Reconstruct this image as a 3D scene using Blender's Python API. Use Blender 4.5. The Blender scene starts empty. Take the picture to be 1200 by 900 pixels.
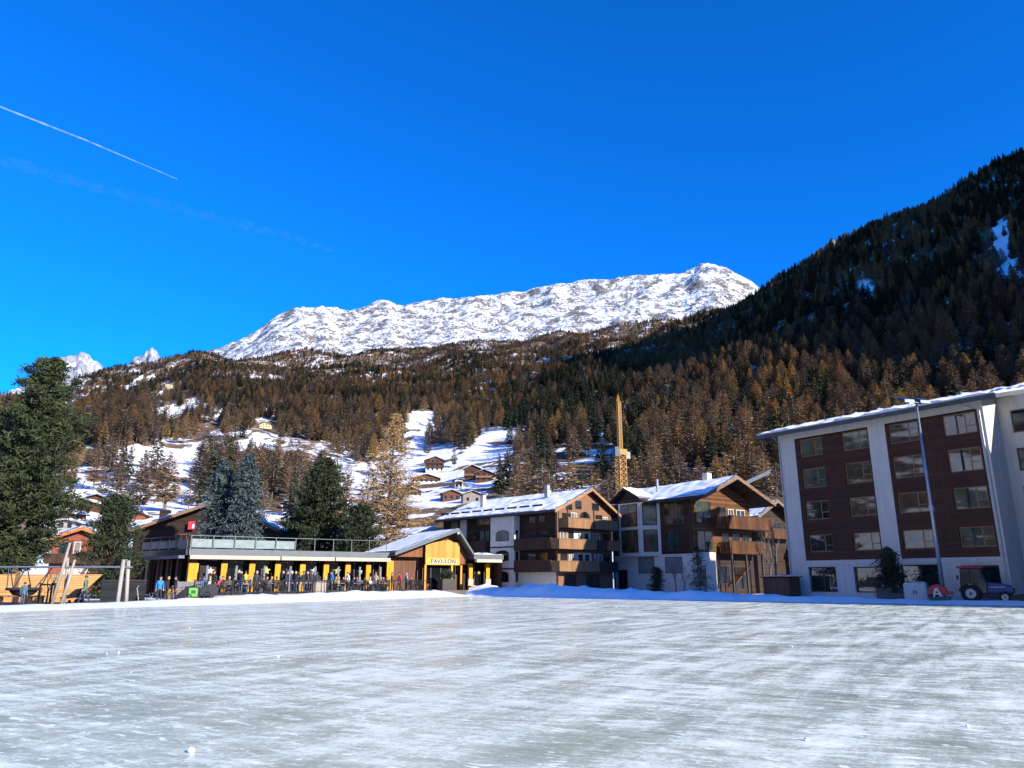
import bpy, bmesh, math, random
import numpy as np
from mathutils import Vector, Matrix
R = math.radians
scene = bpy.context.scene
C = scene.collection

# ------------------------------------------------------------------ camera
FPX, HORIZON, CAMZ = 867.0, 679.0, 1.6
TILT = math.atan((HORIZON - 450.0) / FPX)
cd = bpy.data.cameras.new('camera'); cam = bpy.data.objects.new('camera', cd); C.objects.link(cam)
cd.sensor_width = 36.0; cd.lens = 36.0 * FPX / 1200.0
cd.clip_start = 0.1; cd.clip_end = 30000.0
cam.location = (0, 0, CAMZ); cam.rotation_euler = (math.pi / 2 + TILT, 0, 0)
scene.camera = cam

# ------------------------------------------------------------------ sky, sun, exposure
SUN_AZ, SUN_EL = 133.0, 20.0            # clockwise from +Y (the view direction)
w = bpy.data.worlds.new('World'); scene.world = w; w.use_nodes = True
nt = w.node_tree; nt.nodes.clear()
sky = nt.nodes.new('ShaderNodeTexSky'); sky.sky_type = 'NISHITA'; sky.sun_disc = False
sky.sun_elevation = R(SUN_EL); sky.sun_rotation = R(SUN_AZ)
sky.altitude = 1700; sky.air_density = 1.0; sky.dust_density = 0.0; sky.ozone_density = 6.0
tint = nt.nodes.new('ShaderNodeMixRGB'); tint.blend_type = 'MULTIPLY'; tint.inputs[0].default_value = 1.0
tint.inputs[2].default_value = (0.05, 0.88, 1.66, 1)
bg = nt.nodes.new('ShaderNodeBackground'); bg.inputs['Strength'].default_value = 0.113
wo = nt.nodes.new('ShaderNodeOutputWorld')
nt.links.new(sky.outputs[0], tint.inputs[1]); nt.links.new(tint.outputs[0], bg.inputs[0]); nt.links.new(bg.outputs[0], wo.inputs[0])
sl = bpy.data.lights.new('sun', 'SUN'); sl.energy = 5.0; sl.angle = R(0.5); sl.color = (1.0, 0.925, 0.79)
so = bpy.data.objects.new('sun', sl); C.objects.link(so)
SUN = Vector((math.sin(R(SUN_AZ)) * math.cos(R(SUN_EL)), math.cos(R(SUN_AZ)) * math.cos(R(SUN_EL)), math.sin(R(SUN_EL))))
so.rotation_euler = SUN.to_track_quat('Z', 'Y').to_euler(); so.location = (60, -40, 60)
scene.view_settings.view_transform = 'Standard'; scene.view_settings.look = 'None'
scene.view_settings.exposure = 0.85; scene.view_settings.gamma = 1.0
scene.cycles.max_bounces = 5; scene.cycles.diffuse_bounces = 2; scene.cycles.glossy_bounces = 3
scene.cycles.transparent_max_bounces = 8; scene.cycles.caustics_reflective = False; scene.cycles.caustics_refractive = False

# ------------------------------------------------------------------ helpers
def ray(px, py):
    u, v = (px - 600) / FPX, (450 - py) / FPX
    c, s = math.cos(TILT), math.sin(TILT)
    return u, c - s * v, c * v + s
def at(px, py, Y):                       # point on that sight line at depth Y
    a, b, d = ray(px, py); return Vector((a / b * Y, Y, CAMZ + d / b * Y))
def atr(px, py, r):                      # ... at horizontal distance r
    a, b, d = ray(px, py); h = math.hypot(a, b); return Vector((a / h * r, b / h * r, CAMZ + d / h * r))
def gr(px, py, z=0.0):                   # ... on the level z
    a, b, d = ray(px, py); t = (z - CAMZ) / d; return Vector((a * t, b * t, z))
def project(P):
    P = np.asarray(P, float); c, s = math.cos(TILT), math.sin(TILT)
    x, y, z = P[..., 0], P[..., 1], P[..., 2] - CAMZ
    f = c * y + s * z; u = -s * y + c * z
    f = np.where(f > 1e-3, f, 1e-3)
    return 600 + FPX * x / f, 450 - FPX * u / f

def perlin(x, y, seed=0):
    rng = np.random.RandomState(abs(int(seed)) + 1); p = rng.permutation(512); p = np.concatenate([p, p])
    ang = rng.rand(512) * 2 * np.pi; gx, gy = np.cos(ang), np.sin(ang)
    xi, yi = np.floor(x).astype(int), np.floor(y).astype(int); xf, yf = x - xi, y - yi
    def g(ix, iy, dx, dy):
        h = p[(p[ix & 511] + iy) & 511]; return gx[h] * dx + gy[h] * dy
    f = lambda t: t * t * t * (t * (t * 6 - 15) + 10)
    u, v = f(xf), f(yf)
    a = g(xi, yi, xf, yf); b = g(xi + 1, yi, xf - 1, yf); c_ = g(xi, yi + 1, xf, yf - 1); d = g(xi + 1, yi + 1, xf - 1, yf - 1)
    return ((a * (1 - u) + b * u) * (1 - v) + (c_ * (1 - u) + d * u) * v) * 1.5
def fbm(x, y, octv=4, seed=0, gain=.5, ridged=False):
    r = 0; amp = 1.0; fr = 1.0
    for i in range(octv):
        n = perlin(x * fr, y * fr, seed + i)
        r = r + amp * ((1 - 2 * np.abs(n)) if ridged else n); amp *= gain; fr *= 2.03
    return r

# ---- materials
def nm(name):
    m = bpy.data.materials.new(name); m.use_nodes = True; t = m.node_tree
    return m, t, t.nodes['Principled BSDF']
def N(t, typ, **kw):
    n = t.nodes.new(typ)
    for k, v in kw.items(): setattr(n, k, v)
    return n
def col(c): return (c[0], c[1], c[2], 1.0)
def ramp(t, pts):
    r = N(t, 'ShaderNodeValToRGB'); e = r.color_ramp.elements
    while len(e) < len(pts): e.new(0.5)
    for i, (p, c) in enumerate(pts):
        e[i].position = p; e[i].color = col(c) if not isinstance(c, (int, float)) else (c, c, c, 1)
    return r
def coords(t, scale=(1, 1, 1), kind='Object', rot=(0, 0, 0)):
    tc = N(t, 'ShaderNodeTexCoord'); mp = N(t, 'ShaderNodeMapping'); mp.inputs['Scale'].default_value = scale
    mp.inputs['Rotation'].default_value = rot
    t.links.new(tc.outputs[kind], mp.inputs[0]); return mp.outputs[0]
def noise(t, vec, scale, detail=4, rough=.6, dist=0):
    n = N(t, 'ShaderNodeTexNoise'); n.inputs['Scale'].default_value = scale; n.inputs['Detail'].default_value = detail
    n.inputs['Roughness'].default_value = rough; n.inputs['Distortion'].default_value = dist
    if vec is not None: t.links.new(vec, n.inputs['Vector'])
    return n.outputs['Fac']
def bump(t, b, h, strength=.3, dist=.05):
    n = N(t, 'ShaderNodeBump'); n.inputs['Strength'].default_value = strength; n.inputs['Distance'].default_value = dist
    t.links.new(h, n.inputs['Height']); t.links.new(n.outputs[0], b.inputs['Normal'])
def basic(name, c1, c2=None, rough=.6, scale=3, stretch=(1, 1, 1), bmp=0, metal=0, spec=None, detail=5, lo=.3, hi=.7):
    """two-tone procedural surface: noise between c1 and c2"""
    m, t, b = nm(name)
    c2 = c2 or tuple(x * .75 for x in c1)
    v = coords(t, stretch); f = noise(t, v, scale, detail)
    r = ramp(t, [(lo, c1), (hi, c2)]); t.links.new(f, r.inputs[0]); t.links.new(r.outputs[0], b.inputs['Base Color'])
    b.inputs['Roughness'].default_value = rough; b.inputs['Metallic'].default_value = metal
    if spec is not None: b.inputs['Specular IOR Level'].default_value = spec
    if bmp: bump(t, b, f, bmp, .03)
    return m
def boards(name, c1, c2, w_=.15, axis='z', rough=.7, gap=.12):
    """timber boards: a tone per board, grain along it, dark gaps; axis is the direction the boards are stacked in"""
    m, t, b = nm(name)
    tc = N(t, 'ShaderNodeTexCoord'); sp = N(t, 'ShaderNodeSeparateXYZ'); t.links.new(tc.outputs['Object'], sp.inputs[0])
    if axis == 'z': src = sp.outputs['Z']
    else:
        ad = N(t, 'ShaderNodeMath', operation='ADD'); t.links.new(sp.outputs['X'], ad.inputs[0]); t.links.new(sp.outputs['Y'], ad.inputs[1]); src = ad.outputs[0]
    d = N(t, 'ShaderNodeMath', operation='DIVIDE'); d.inputs[1].default_value = w_; t.links.new(src, d.inputs[0])
    fl = N(t, 'ShaderNodeMath', operation='FLOOR'); t.links.new(d.outputs[0], fl.inputs[0])
    fr = N(t, 'ShaderNodeMath', operation='FRACT'); t.links.new(d.outputs[0], fr.inputs[0])
    wn = N(t, 'ShaderNodeTexWhiteNoise', noise_dimensions='1D'); t.links.new(fl.outputs[0], wn.inputs['W'])
    st = (1.2, 1.2, 22) if axis == 'z' else (22, 22, 1.2)
    g = noise(t, coords(t, st), 1.0, 5)
    g2 = noise(t, coords(t, (1, 1, 1)), .8, 4)
    m1 = N(t, 'ShaderNodeMath', operation='MULTIPLY_ADD'); m1.inputs[1].default_value = .5; t.links.new(wn.outputs[0], m1.inputs[0])
    m2 = N(t, 'ShaderNodeMath', operation='MULTIPLY_ADD'); m2.inputs[1].default_value = .6; m2.inputs[2].default_value = -.25; t.links.new(g, m2.inputs[0]); t.links.new(m2.outputs[0], m1.inputs[2])
    m3 = N(t, 'ShaderNodeMath', operation='MULTIPLY_ADD'); m3.inputs[1].default_value = .5; t.links.new(g2, m3.inputs[0]); t.links.new(m1.outputs[0], m3.inputs[2])
    r = ramp(t, [(.15, c1), (.85, c2)]); t.links.new(m3.outputs[0], r.inputs[0])
    gp = N(t, 'ShaderNodeMath', operation='GREATER_THAN'); gp.inputs[1].default_value = 1 - gap; t.links.new(fr.outputs[0], gp.inputs[0])
    mx = N(t, 'ShaderNodeMixRGB'); mx.inputs[2].default_value = col(tuple(x * .25 for x in c2)); t.links.new(gp.outputs[0], mx.inputs[0]); t.links.new(r.outputs[0], mx.inputs[1])
    t.links.new(mx.outputs[0], b.inputs['Base Color']); b.inputs['Roughness'].default_value = rough; b.inputs['Specular IOR Level'].default_value = .22
    inv = N(t, 'ShaderNodeMath', operation='SUBTRACT'); inv.inputs[0].default_value = 1; t.links.new(gp.outputs[0], inv.inputs[1])
    bump(t, b, inv.outputs[0], .5, .02)
    return m
def glass(name, c1=(.006, .008, .010), c2=(.022, .024, .027), rough=.04, ior=1.5):
    m, t, b = nm(name)
    f = noise(t, coords(t, (1, 1, .5)), 1.3, 3); r = ramp(t, [(.35, c1), (.7, c2)])
    t.links.new(f, r.inputs[0]); t.links.new(r.outputs[0], b.inputs['Base Color'])
    b.inputs['Roughness'].default_value = rough; b.inputs['IOR'].default_value = ior
    return m
def tinted(name, c, rough=.7, var=.35):
    """takes its colour from the object (obj.color), with folds of noise"""
    m, t, b = nm(name)
    oi = N(t, 'ShaderNodeObjectInfo'); f = noise(t, coords(t), 9, 3)
    r = ramp(t, [(.3, (1, 1, 1)), (.75, (1 - var,) * 3)]); t.links.new(f, r.inputs[0])
    mx = N(t, 'ShaderNodeMixRGB', blend_type='MULTIPLY'); mx.inputs[0].default_value = 1
    t.links.new(oi.outputs['Color'], mx.inputs[1]); t.links.new(r.outputs[0], mx.inputs[2])
    t.links.new(mx.outputs[0], b.inputs['Base Color']); b.inputs['Roughness'].default_value = rough
    bump(t, b, f, .3, .02)
    return m

# ---- meshes
class MB:
    def __init__(s): s.v = []; s.f = []; s.m = []
    def add(s, vs, fs, m=0):
        o = len(s.v); s.v += [tuple(p) for p in vs]; s.f += [tuple(i + o for i in f) for f in fs]; s.m += [m] * len(fs); return s
    def box(s, x0, x1, y0, y1, z0, z1, m=0):
        vs = [(x0, y0, z0), (x1, y0, z0), (x1, y1, z0), (x0, y1, z0), (x0, y0, z1), (x1, y0, z1), (x1, y1, z1), (x0, y1, z1)]
        return s.add(vs, [(3, 2, 1, 0), (4, 5, 6, 7), (0, 1, 5, 4), (1, 2, 6, 5), (2, 3, 7, 6), (3, 0, 4, 7)], m)
    def bar(s, p, q, w_=.05, h=.05, m=0, up=(0, 0, 1)):
        p, q = Vector(p), Vector(q); d = (q - p).normalized(); u = Vector(up)
        if abs(d.dot(u)) > .98: u = Vector((1, 0, 0))
        a = d.cross(u).normalized() * w_ / 2; b = a.cross(d).normalized() * h / 2
        vs = [p - a - b, p + a - b, p + a + b, p - a + b, q - a - b, q + a - b, q + a + b, q - a + b]
        return s.add(vs, [(3, 2, 1, 0), (4, 5, 6, 7), (0, 1, 5, 4), (1, 2, 6, 5), (2, 3, 7, 6), (3, 0, 4, 7)], m)
    def tube(s, pts, rad, n=8, m=0, cap=True):
        pts = [Vector(p) for p in pts]; rad = rad if isinstance(rad, (list, tuple)) else [rad] * len(pts); vs = []; fs = []
        for i, p in enumerate(pts):
            d = (pts[min(i + 1, len(pts) - 1)] - pts[max(i - 1, 0)])
            d = d.normalized() if d.length > 1e-9 else Vector((0, 0, 1))
            u = Vector((0, 0, 1)) if abs(d.z) < .9 else Vector((1, 0, 0))
            a = d.cross(u).normalized(); b = d.cross(a).normalized()
            for k in range(n):
                t = 2 * math.pi * k / n; vs.append(p + (a * math.cos(t) + b * math.sin(t)) * rad[i])
        for i in range(len(pts) - 1):
            for k in range(n):
                k2 = (k + 1) % n; fs.append((i * n + k, i * n + k2, (i + 1) * n + k2, (i + 1) * n + k))
        if cap: fs += [tuple(range(n - 1, -1, -1)), tuple((len(pts) - 1) * n + k for k in range(n))]
        return s.add(vs, fs, m)
    def prism(s, poly, y0, y1, m=0):      # polygon in x,z pushed along y
        n = len(poly); vs = [(x, y0, z) for x, z in poly] + [(x, y1, z) for x, z in poly]
        return s.add(vs, [tuple(range(n)), tuple(range(2 * n - 1, n - 1, -1))] + [(i, i + n, (i + 1) % n + n, (i + 1) % n) for i in range(n)], m)
    def prismx(s, poly, x0, x1, m=0):     # polygon in y,z pushed along x
        n = len(poly); vs = [(x0, y, z) for y, z in poly] + [(x1, y, z) for y, z in poly]
        return s.add(vs, [tuple(range(n - 1, -1, -1)), tuple(range(n, 2 * n))] + [(i, (i + 1) % n, (i + 1) % n + n, i + n) for i in range(n)], m)
    def prismz(s, poly, z0, z1, m=0):
        n = len(poly); vs = [(x, y, z0) for x, y in poly] + [(x, y, z1) for x, y in poly]
        return s.add(vs, [tuple(range(n - 1, -1, -1)), tuple(range(n, 2 * n))] + [(i, (i + 1) % n, (i + 1) % n + n, i + n) for i in range(n)], m)
    def lathe(s, prof, n=12, m=0, c=(0, 0, 0)):   # (radius, z) profile round z
        vs = []; fs = []
        for r_, z in prof:
            for k in range(n):
                t = 2 * math.pi * k / n; vs.append((c[0] + r_ * math.cos(t), c[1] + r_ * math.sin(t), c[2] + z))
        for i in range(len(prof) - 1):
            for k in range(n): fs.append((i * n + k, i * n + (k + 1) % n, (i + 1) * n + (k + 1) % n, (i + 1) * n + k))
        fs += [tuple(range(n - 1, -1, -1)), tuple((len(prof) - 1) * n + k for k in range(n))]
        return s.add(vs, fs, m)
    def ball(s, c, r_, m=0, n=10, k=6, sq=(1, 1, 1)):
        pr = [(max(.02, math.sin(math.pi * i / k)) * r_ * sq[0], -math.cos(math.pi * i / k) * r_ * sq[2]) for i in range(k + 1)]
        return s.lathe(pr, n, m, c)
    def mesh(s, name, mats, smooth=False):
        me = bpy.data.meshes.new(name); me.from_pydata(s.v, [], s.f)
        for mt in (mats if isinstance(mats, (list, tuple)) else [mats]): me.materials.append(mt)
        if len(me.materials) > 1: me.polygons.foreach_set('material_index', s.m)
        if smooth: me.polygons.foreach_set('use_smooth', [True] * len(me.polygons))
        me.update(); return me
    def build(s, name, mats, parent=None, smooth=False, bevel=0):
        o = bpy.data.objects.new(name, s.mesh(name, mats, smooth)); C.objects.link(o)
        if parent is not None: o.parent = parent
        if bevel:
            b = o.modifiers.new('bevel', 'BEVEL'); b.width = bevel; b.segments = 2; b.limit_method = 'ANGLE'
        return o
def tag(o, label, cat, group=None):
    o['label'] = label; o['category'] = cat
    if group: o['group'] = group
    return o
def thing(name, label, cat, loc=(0, 0, 0), rz=0, group=None):
    o = bpy.data.objects.new(name, None); C.objects.link(o); o.location = loc; o.rotation_euler = (0, 0, rz); o.empty_display_size = .2
    return tag(o, label, cat, group)
def struct(o, kind='structure'): o['kind'] = kind; return o
def dup(root, loc, rz=0, label=None, scale=None, color=None, group=None):
    r = root.copy(); C.objects.link(r); r.location = loc; r.rotation_euler = (0, 0, rz)
    if label: r['label'] = label
    if group: r['group'] = group
    if scale: r.scale = (scale,) * 3
    if color: r.color = col(color)
    for ch in list(root.children):
        c = ch.copy(); C.objects.link(c); c.parent = r
        if color: c.color = col(color)
        for g in list(ch.children):
            d = g.copy(); C.objects.link(d); d.parent = c
    return r
def npmesh(name, V, F, mats, mi=None, smooth=False):
    me = bpy.data.meshes.new(name); V = np.asarray(V, np.float32); F = np.asarray(F, np.int32)
    me.vertices.add(len(V)); me.vertices.foreach_set('co', V.ravel())
    k = F.shape[1]; me.loops.add(F.size); me.loops.foreach_set('vertex_index', F.ravel())
    me.polygons.add(len(F)); me.polygons.foreach_set('loop_start', np.arange(0, F.size, k, dtype=np.int32))
    for mt in (mats if isinstance(mats, (list, tuple)) else [mats]): me.materials.append(mt)
    if mi is not None: me.polygons.foreach_set('material_index', np.asarray(mi, np.int32))
    if smooth: me.polygons.foreach_set('use_smooth', np.ones(len(F), bool))
    me.update(calc_edges=True); me.validate(); return me
def link(name, me, parent=None):
    o = bpy.data.objects.new(name, me); C.objects.link(o)
    if parent is not None: o.parent = parent
    return o
# ------------------------------------------------------------------ the mountains
def densify(G, nc, nr):
    """G: [cols][rows] control points -> smooth dense grid"""
    G = np.asarray(G, float)
    def interp(A, n):
        k = len(A); t = np.linspace(0, k - 1, n); i = np.clip(np.floor(t).astype(int), 0, k - 2); f = (t - i)[:, None, None]
        p0 = A[np.clip(i - 1, 0, k - 1)]; p1 = A[i]; p2 = A[i + 1]; p3 = A[np.clip(i + 2, 0, k - 1)]
        m1 = (p2 - p0) * .5; m2 = (p3 - p1) * .5
        return (2 * f**3 - 3 * f**2 + 1) * p1 + (f**3 - 2 * f**2 + f) * m1 + (-2 * f**3 + 3 * f**2) * p2 + (f**3 - f**2) * m2
    A = interp(G, nc); return np.transpose(interp(np.transpose(A, (1, 0, 2)), nr), (1, 0, 2))
def gridfaces(nc, nr):
    i = np.arange(nc - 1)[:, None] * nr + np.arange(nr - 1)[None, :]
    return np.stack([i, i + nr, i + nr + 1, i + 1], -1).reshape(-1, 4)
def inpoly(px, py, poly):
    r = np.zeros(px.shape, bool); n = len(poly)
    for i in range(n):
        x1, y1 = poly[i]; x2, y2 = poly[(i + 1) % n]
        c = ((y1 > py) != (y2 > py)) & (px < (x2 - x1) * (py - y1) / ((y2 - y1) if y2 != y1 else 1e-9) + x1); r ^= c
    return r
COLS = [  # picture column, then (row, distance) from the valley floor up to the skyline
 (-600, [(655, 180), (610, 300), (560, 500), (520, 800), (490, 1200), (470, 1600)]),
 (-150, [(655, 180), (610, 300), (560, 500), (520, 800), (495, 1200), (478, 1700)]),
 (40,   [(655, 180), (603, 300), (555, 500), (515, 800), (490, 1200), (468, 1700)]),
 (75,   [(655, 180), (602, 300), (552, 500), (511, 800), (482, 1200), (461, 1700)]),
 (100,  [(655, 180), (600, 300), (550, 500), (508, 800), (472, 1200), (441, 1750)]),
 (150,  [(655, 180), (600, 300), (548, 500), (503, 800), (464, 1250), (429, 1800)]),
 (200,  [(655, 180), (598, 300), (545, 500), (500, 800), (460, 1250), (427, 1800)]),
 (245,  [(655, 180), (598, 300), (540, 500), (496, 800), (456, 1250), (420, 1850)]),
 (300,  [(655, 180), (600, 300), (540, 500), (492, 800), (454, 1300), (420, 1900)]),
 (400,  [(655, 180), (605, 300), (543, 500), (490, 800), (453, 1300), (419, 1950)]),
 (450,  [(655, 180), (605, 300), (543, 500), (488, 800), (450, 1300), (415, 1950)]),
 (550,  [(655, 180), (600, 300), (540, 480), (485, 780), (444, 1250), (406, 1950)]),
 (620,  [(655, 180), (598, 290), (535, 460), (480, 750), (438, 1200), (401, 1900)]),
 (700,  [(654, 180), (596, 290), (532, 450), (474, 720), (430, 1150), (392, 1850)]),
 (760,  [(653, 180), (594, 285), (528, 440), (466, 680), (422, 1080), (387, 1700)]),
 (830,  [(652, 175), (592, 280), (523, 430), (456, 650), (408, 980), (374, 1500)]),
 (895,  [(650, 170), (588, 275), (514, 420), (440, 620), (386, 900), (340, 1350)]),
 (978,  [(648, 168), (582, 270), (502, 410), (420, 610), (350, 860), (290, 1280)]),
 (1047, [(645, 165), (575, 265), (490, 405), (402, 600), (322, 850), (254, 1240)]),
 (1116, [(642, 162), (568, 262), (478, 400), (384, 600), (296, 850), (220, 1200)]),
 (1200, [(638, 160), (560, 258), (464, 395), (362, 590), (264, 840), (182, 1150)]),
 (1350, [(630, 155), (545, 250), (440, 385), (325, 570), (215, 800), (118, 1080)]),
 (1550, [(620, 150), (530, 240), (415, 370), (290, 540), (165, 760), (60, 1000)])]
def polar(az, el, r): return Vector((math.sin(R(az)) * r, math.cos(R(az)) * r, CAMZ + math.tan(R(el)) * r))
def side(az, els): return [polar(az, 0, 112) - Vector((0, 0, 2.2))] + [polar(az, e, r_) for e, r_ in zip(els, (155, 240, 370, 540, 760, 1000))] + [polar(az, els[-1] * .8, 1250), polar(az, els[-1] * .5, 1700)]
G = [side(-179, (2, 4, 6, 8, 10, 12)), side(-150, (2, 4, 6, 9, 11, 13)), side(-125, (3, 7, 12, 17, 22, 26)), side(-100, (3, 8, 14, 20, 26, 30)), side(-80, (3, 7, 11, 15, 19, 22)), side(-65, (2, 5, 8, 11, 14, 16))]
for px, pts in COLS:
    a = atr(px, 679, 112); g = [Vector((a.x, a.y, -.6))] + [atr(px, py, r_) for py, r_ in pts]
    t = g[-1]; k = Vector((t.x, t.y, 0)) / math.hypot(t.x, t.y); rr = math.hypot(t.x, t.y)
    g += [t + k * rr * .12 + Vector((0, 0, -t.z * .03)), t + k * rr * .4 + Vector((0, 0, -t.z * .22))]
    G.append(g)
G += [side(58, (5, 12, 19, 26, 33, 37.5)), side(64, (4, 10, 16, 23, 31, 36)), side(71, (3, 8, 12, 16, 20, 23)), side(82, (3, 6, 9, 12, 15, 17)), side(96, (2, 5, 8, 11, 13, 15)), side(115, (1, 2, 3, 4, 5, 6)), side(140, (1, 1.5, 2, 3, 4, 5)), side(160, (2, 4, 6, 8, 9, 10)), side(180, (2, 4, 6, 8, 10, 12))]
NC, NR = 420, 190
T = densify(G, NC, NR)
def rough(T, amp, seed, wl):
    r = np.hypot(T[..., 0], T[..., 1]); a = amp * np.clip((r - 150) / 300, 0, 1) * np.clip(r / 700, .35, 2.0)
    d = fbm(T[..., 0] / wl, T[..., 1] / wl, 5, seed); T[..., 2] += a * d; return T
T = rough(T, 13.0, 3, 190.0)
PX, PY = project(T); FRONT = T[..., 1] > 20
# clearings seen on the slopes (snow meadows) and their strength
CLEAR = [([(40, 640), (60, 588), (110, 572), (160, 548), (186, 530), (212, 528), (236, 518), (262, 508), (262, 526), (236, 548), (228, 572), (232, 592), (330, 600), (352, 570), (372, 566), (352, 600), (345, 640)], 1.0),
 ([(238, 506), (300, 504), (320, 510), (318, 524), (292, 532), (262, 524)], .9),
 ([(60, 600), (66, 556), (112, 545), (165, 520), (190, 516), (180, 535), (120, 570)], .55),
 ([(152, 490), (176, 482), (200, 474), (240, 472), (238, 481), (210, 488), (170, 494)], .9),
 ([(146, 456), (160, 443), (184, 436), (176, 446), (156, 458)], .8), ([(196, 453), (216, 444), (226, 444), (206, 455)], .7),
 ([(158, 470), (186, 462), (196, 464), (166, 474)], .5),
 ([(470, 492), (488, 483), (508, 484), (520, 496), (512, 516), (496, 520), (480, 510)], 1.0),
 ([(470, 520), (512, 516), (548, 536), (604, 546), (600, 560), (520, 600), (470, 612), (440, 640), (380, 640), (384, 560), (420, 545)], .75),
 ([(560, 512), (578, 502), (602, 506), (598, 548), (548, 548), (536, 538)], 1.0),
 ([(600, 600), (640, 560), (660, 520), (690, 500), (716, 494), (720, 540), (700, 560), (706, 600)], .42),
 ([(700, 482), (740, 476), (742, 484), (700, 490)], .7), ([(650, 470), (668, 452), (680, 452), (672, 470)], .4),
 ([(768, 444), (786, 428), (800, 436), (790, 452)], .4), ([(772, 470), (790, 462), (794, 474), (776, 478)], .35),
 ([(1164, 262), (1176, 260), (1186, 300), (1198, 322), (1198, 336), (1186, 326), (1146, 322), (1146, 318), (1172, 316)], 1.0),
 ([(1006, 320), (1014, 300), (1024, 352), (1016, 358)], .4), ([(1100, 352), (1118, 354), (1122, 362), (1104, 360)], .6),
 ([(740, 640), (740, 602), (880, 600), (930, 640)], .3)]
jx = fbm(T[..., 0] / 30, T[..., 1] / 30, 3, 11) * 7; jy = fbm(T[..., 0] / 30, T[..., 1] / 30, 3, 17) * 4
snow = np.full(PX.shape, .16) + .1 * fbm(T[..., 0] / 160, T[..., 1] / 160, 3, 23)
clear = np.zeros(PX.shape)
for poly, s in CLEAR:
    msk = inpoly(PX + jx, PY + jy, poly) & FRONT; snow[msk] = np.maximum(snow[msk], s); clear[msk] = np.maximum(clear[msk], s)
streaks = fbm(T[..., 0] / 55 + .01 * T[..., 1], T[..., 2] / 5.5, 4, 61); snow = snow - np.where((clear > .3) & (PX < 720), np.clip(streaks + .2, 0, 1) * 1.15, 0)
snow[~FRONT] = (.20 + .8 * fbm(T[..., 0] / 60, T[..., 1] / 60, 2, 29) + .8 * fbm(T[..., 0] / 13, T[..., 1] / 13, 3, 35))[~FRONT]
snow[(np.hypot(T[..., 0], T[..., 1]) < 190) & FRONT] = .8

def slope_material():
    m, t, b = nm('forest_floor_and_snow')
    at_ = N(t, 'ShaderNodeAttribute', attribute_name='snow')
    v = coords(t); n1 = noise(t, v, .035, 6, .65); n2 = noise(t, v, .25, 4, .6)
    a = N(t, 'ShaderNodeMath', operation='MULTIPLY_ADD'); a.inputs[1].default_value = .55; t.links.new(n2, a.inputs[0]); t.links.new(n1, a.inputs[2])
    s = N(t, 'ShaderNodeMath', operation='MULTIPLY_ADD'); s.inputs[1].default_value = 1.0; t.links.new(at_.outputs['Fac'], s.inputs[0]); t.links.new(a.outputs[0], s.inputs[2])
    r = ramp(t, [(.98 / 1.6, 0.0), (1.1 / 1.6, 1.0)]); d = N(t, 'ShaderNodeMath', operation='DIVIDE'); d.inputs[1].default_value = 1.6
    t.links.new(s.outputs[0], d.inputs[0]); t.links.new(d.outputs[0], r.inputs[0])
    e = ramp(t, [(.3, (.10, .060, .032)), (.5, (.16, .10, .055)), (.7, (.055, .042, .03))]); t.links.new(noise(t, v, .12, 5), e.inputs[0])
    mx = N(t, 'ShaderNodeMixRGB'); t.links.new(r.outputs[0], mx.inputs[0]); t.links.new(e.outputs[0], mx.inputs[1]); mx.inputs[2].default_value = (.82, .84, .87, 1)
    t.links.new(mx.outputs[0], b.inputs['Base Color']); b.inputs['Roughness'].default_value = .85; b.inputs['Specular IOR Level'].default_value = .2
    bump(t, b, a.outputs[0], .6, 2.0); return m
me = npmesh('hillside', T.reshape(-1, 3), gridfaces(NC, NR), slope_material(), smooth=True)
me.attributes.new('snow', 'FLOAT', 'POINT').data.foreach_set('value', snow.reshape(-1).astype(np.float32))
struct(link('hillside', me))

# ---- the snow mountain behind the forest
RIDGE = [(120, 452), (200, 436), (232, 420), (250, 412), (270, 404), (295, 391), (320, 375), (335, 367), (352, 361), (366, 364), (380, 362), (392, 366), (404, 366), (430, 360), (455, 355), (466, 360), (480, 359), (500, 356), (520, 352), (540, 350), (560, 347), (580, 348), (600, 345), (620, 343), (640, 337), (665, 334), (690, 332), (715, 329), (740, 326), (770, 324), (800, 322), (812, 318), (824, 313), (838, 313), (852, 317), (866, 324), (880, 333), (893, 341), (930, 365), (1000, 400)]
MG = []
for px, py in RIDGE:
    d = 440 if px > 150 else 470
    d = max(d, py + 16)
    g = [atr(px, d + 18, 1750), atr(px, d - (d - py) * .18, 2150), atr(px, d - (d - py) * .45, 2600), atr(px, d - (d - py) * .74, 3000), atr(px, py, 3450)]
    t = g[-1]; k = Vector((t.x, t.y, 0)).normalized(); g += [t + k * 300 - Vector((0, 0, 120)), t + k * 1200 - Vector((0, 0, 600))]
    MG.append(g)
MC, MR = 620, 200
M = densify(MG, MC, MR)
fade = np.clip(np.linspace(0, 6, MR) / 1.0, 0, 1)[None, :]
rg = fbm(M[..., 0] / 420, M[..., 1] / 420, 6, 41, .52, True); M[..., 2] += (17 * (rg - .9)) * fade
M[..., 2] += 11 * fbm(M[..., 0] / 90, M[..., 1] / 90, 4, 57) * fade
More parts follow.
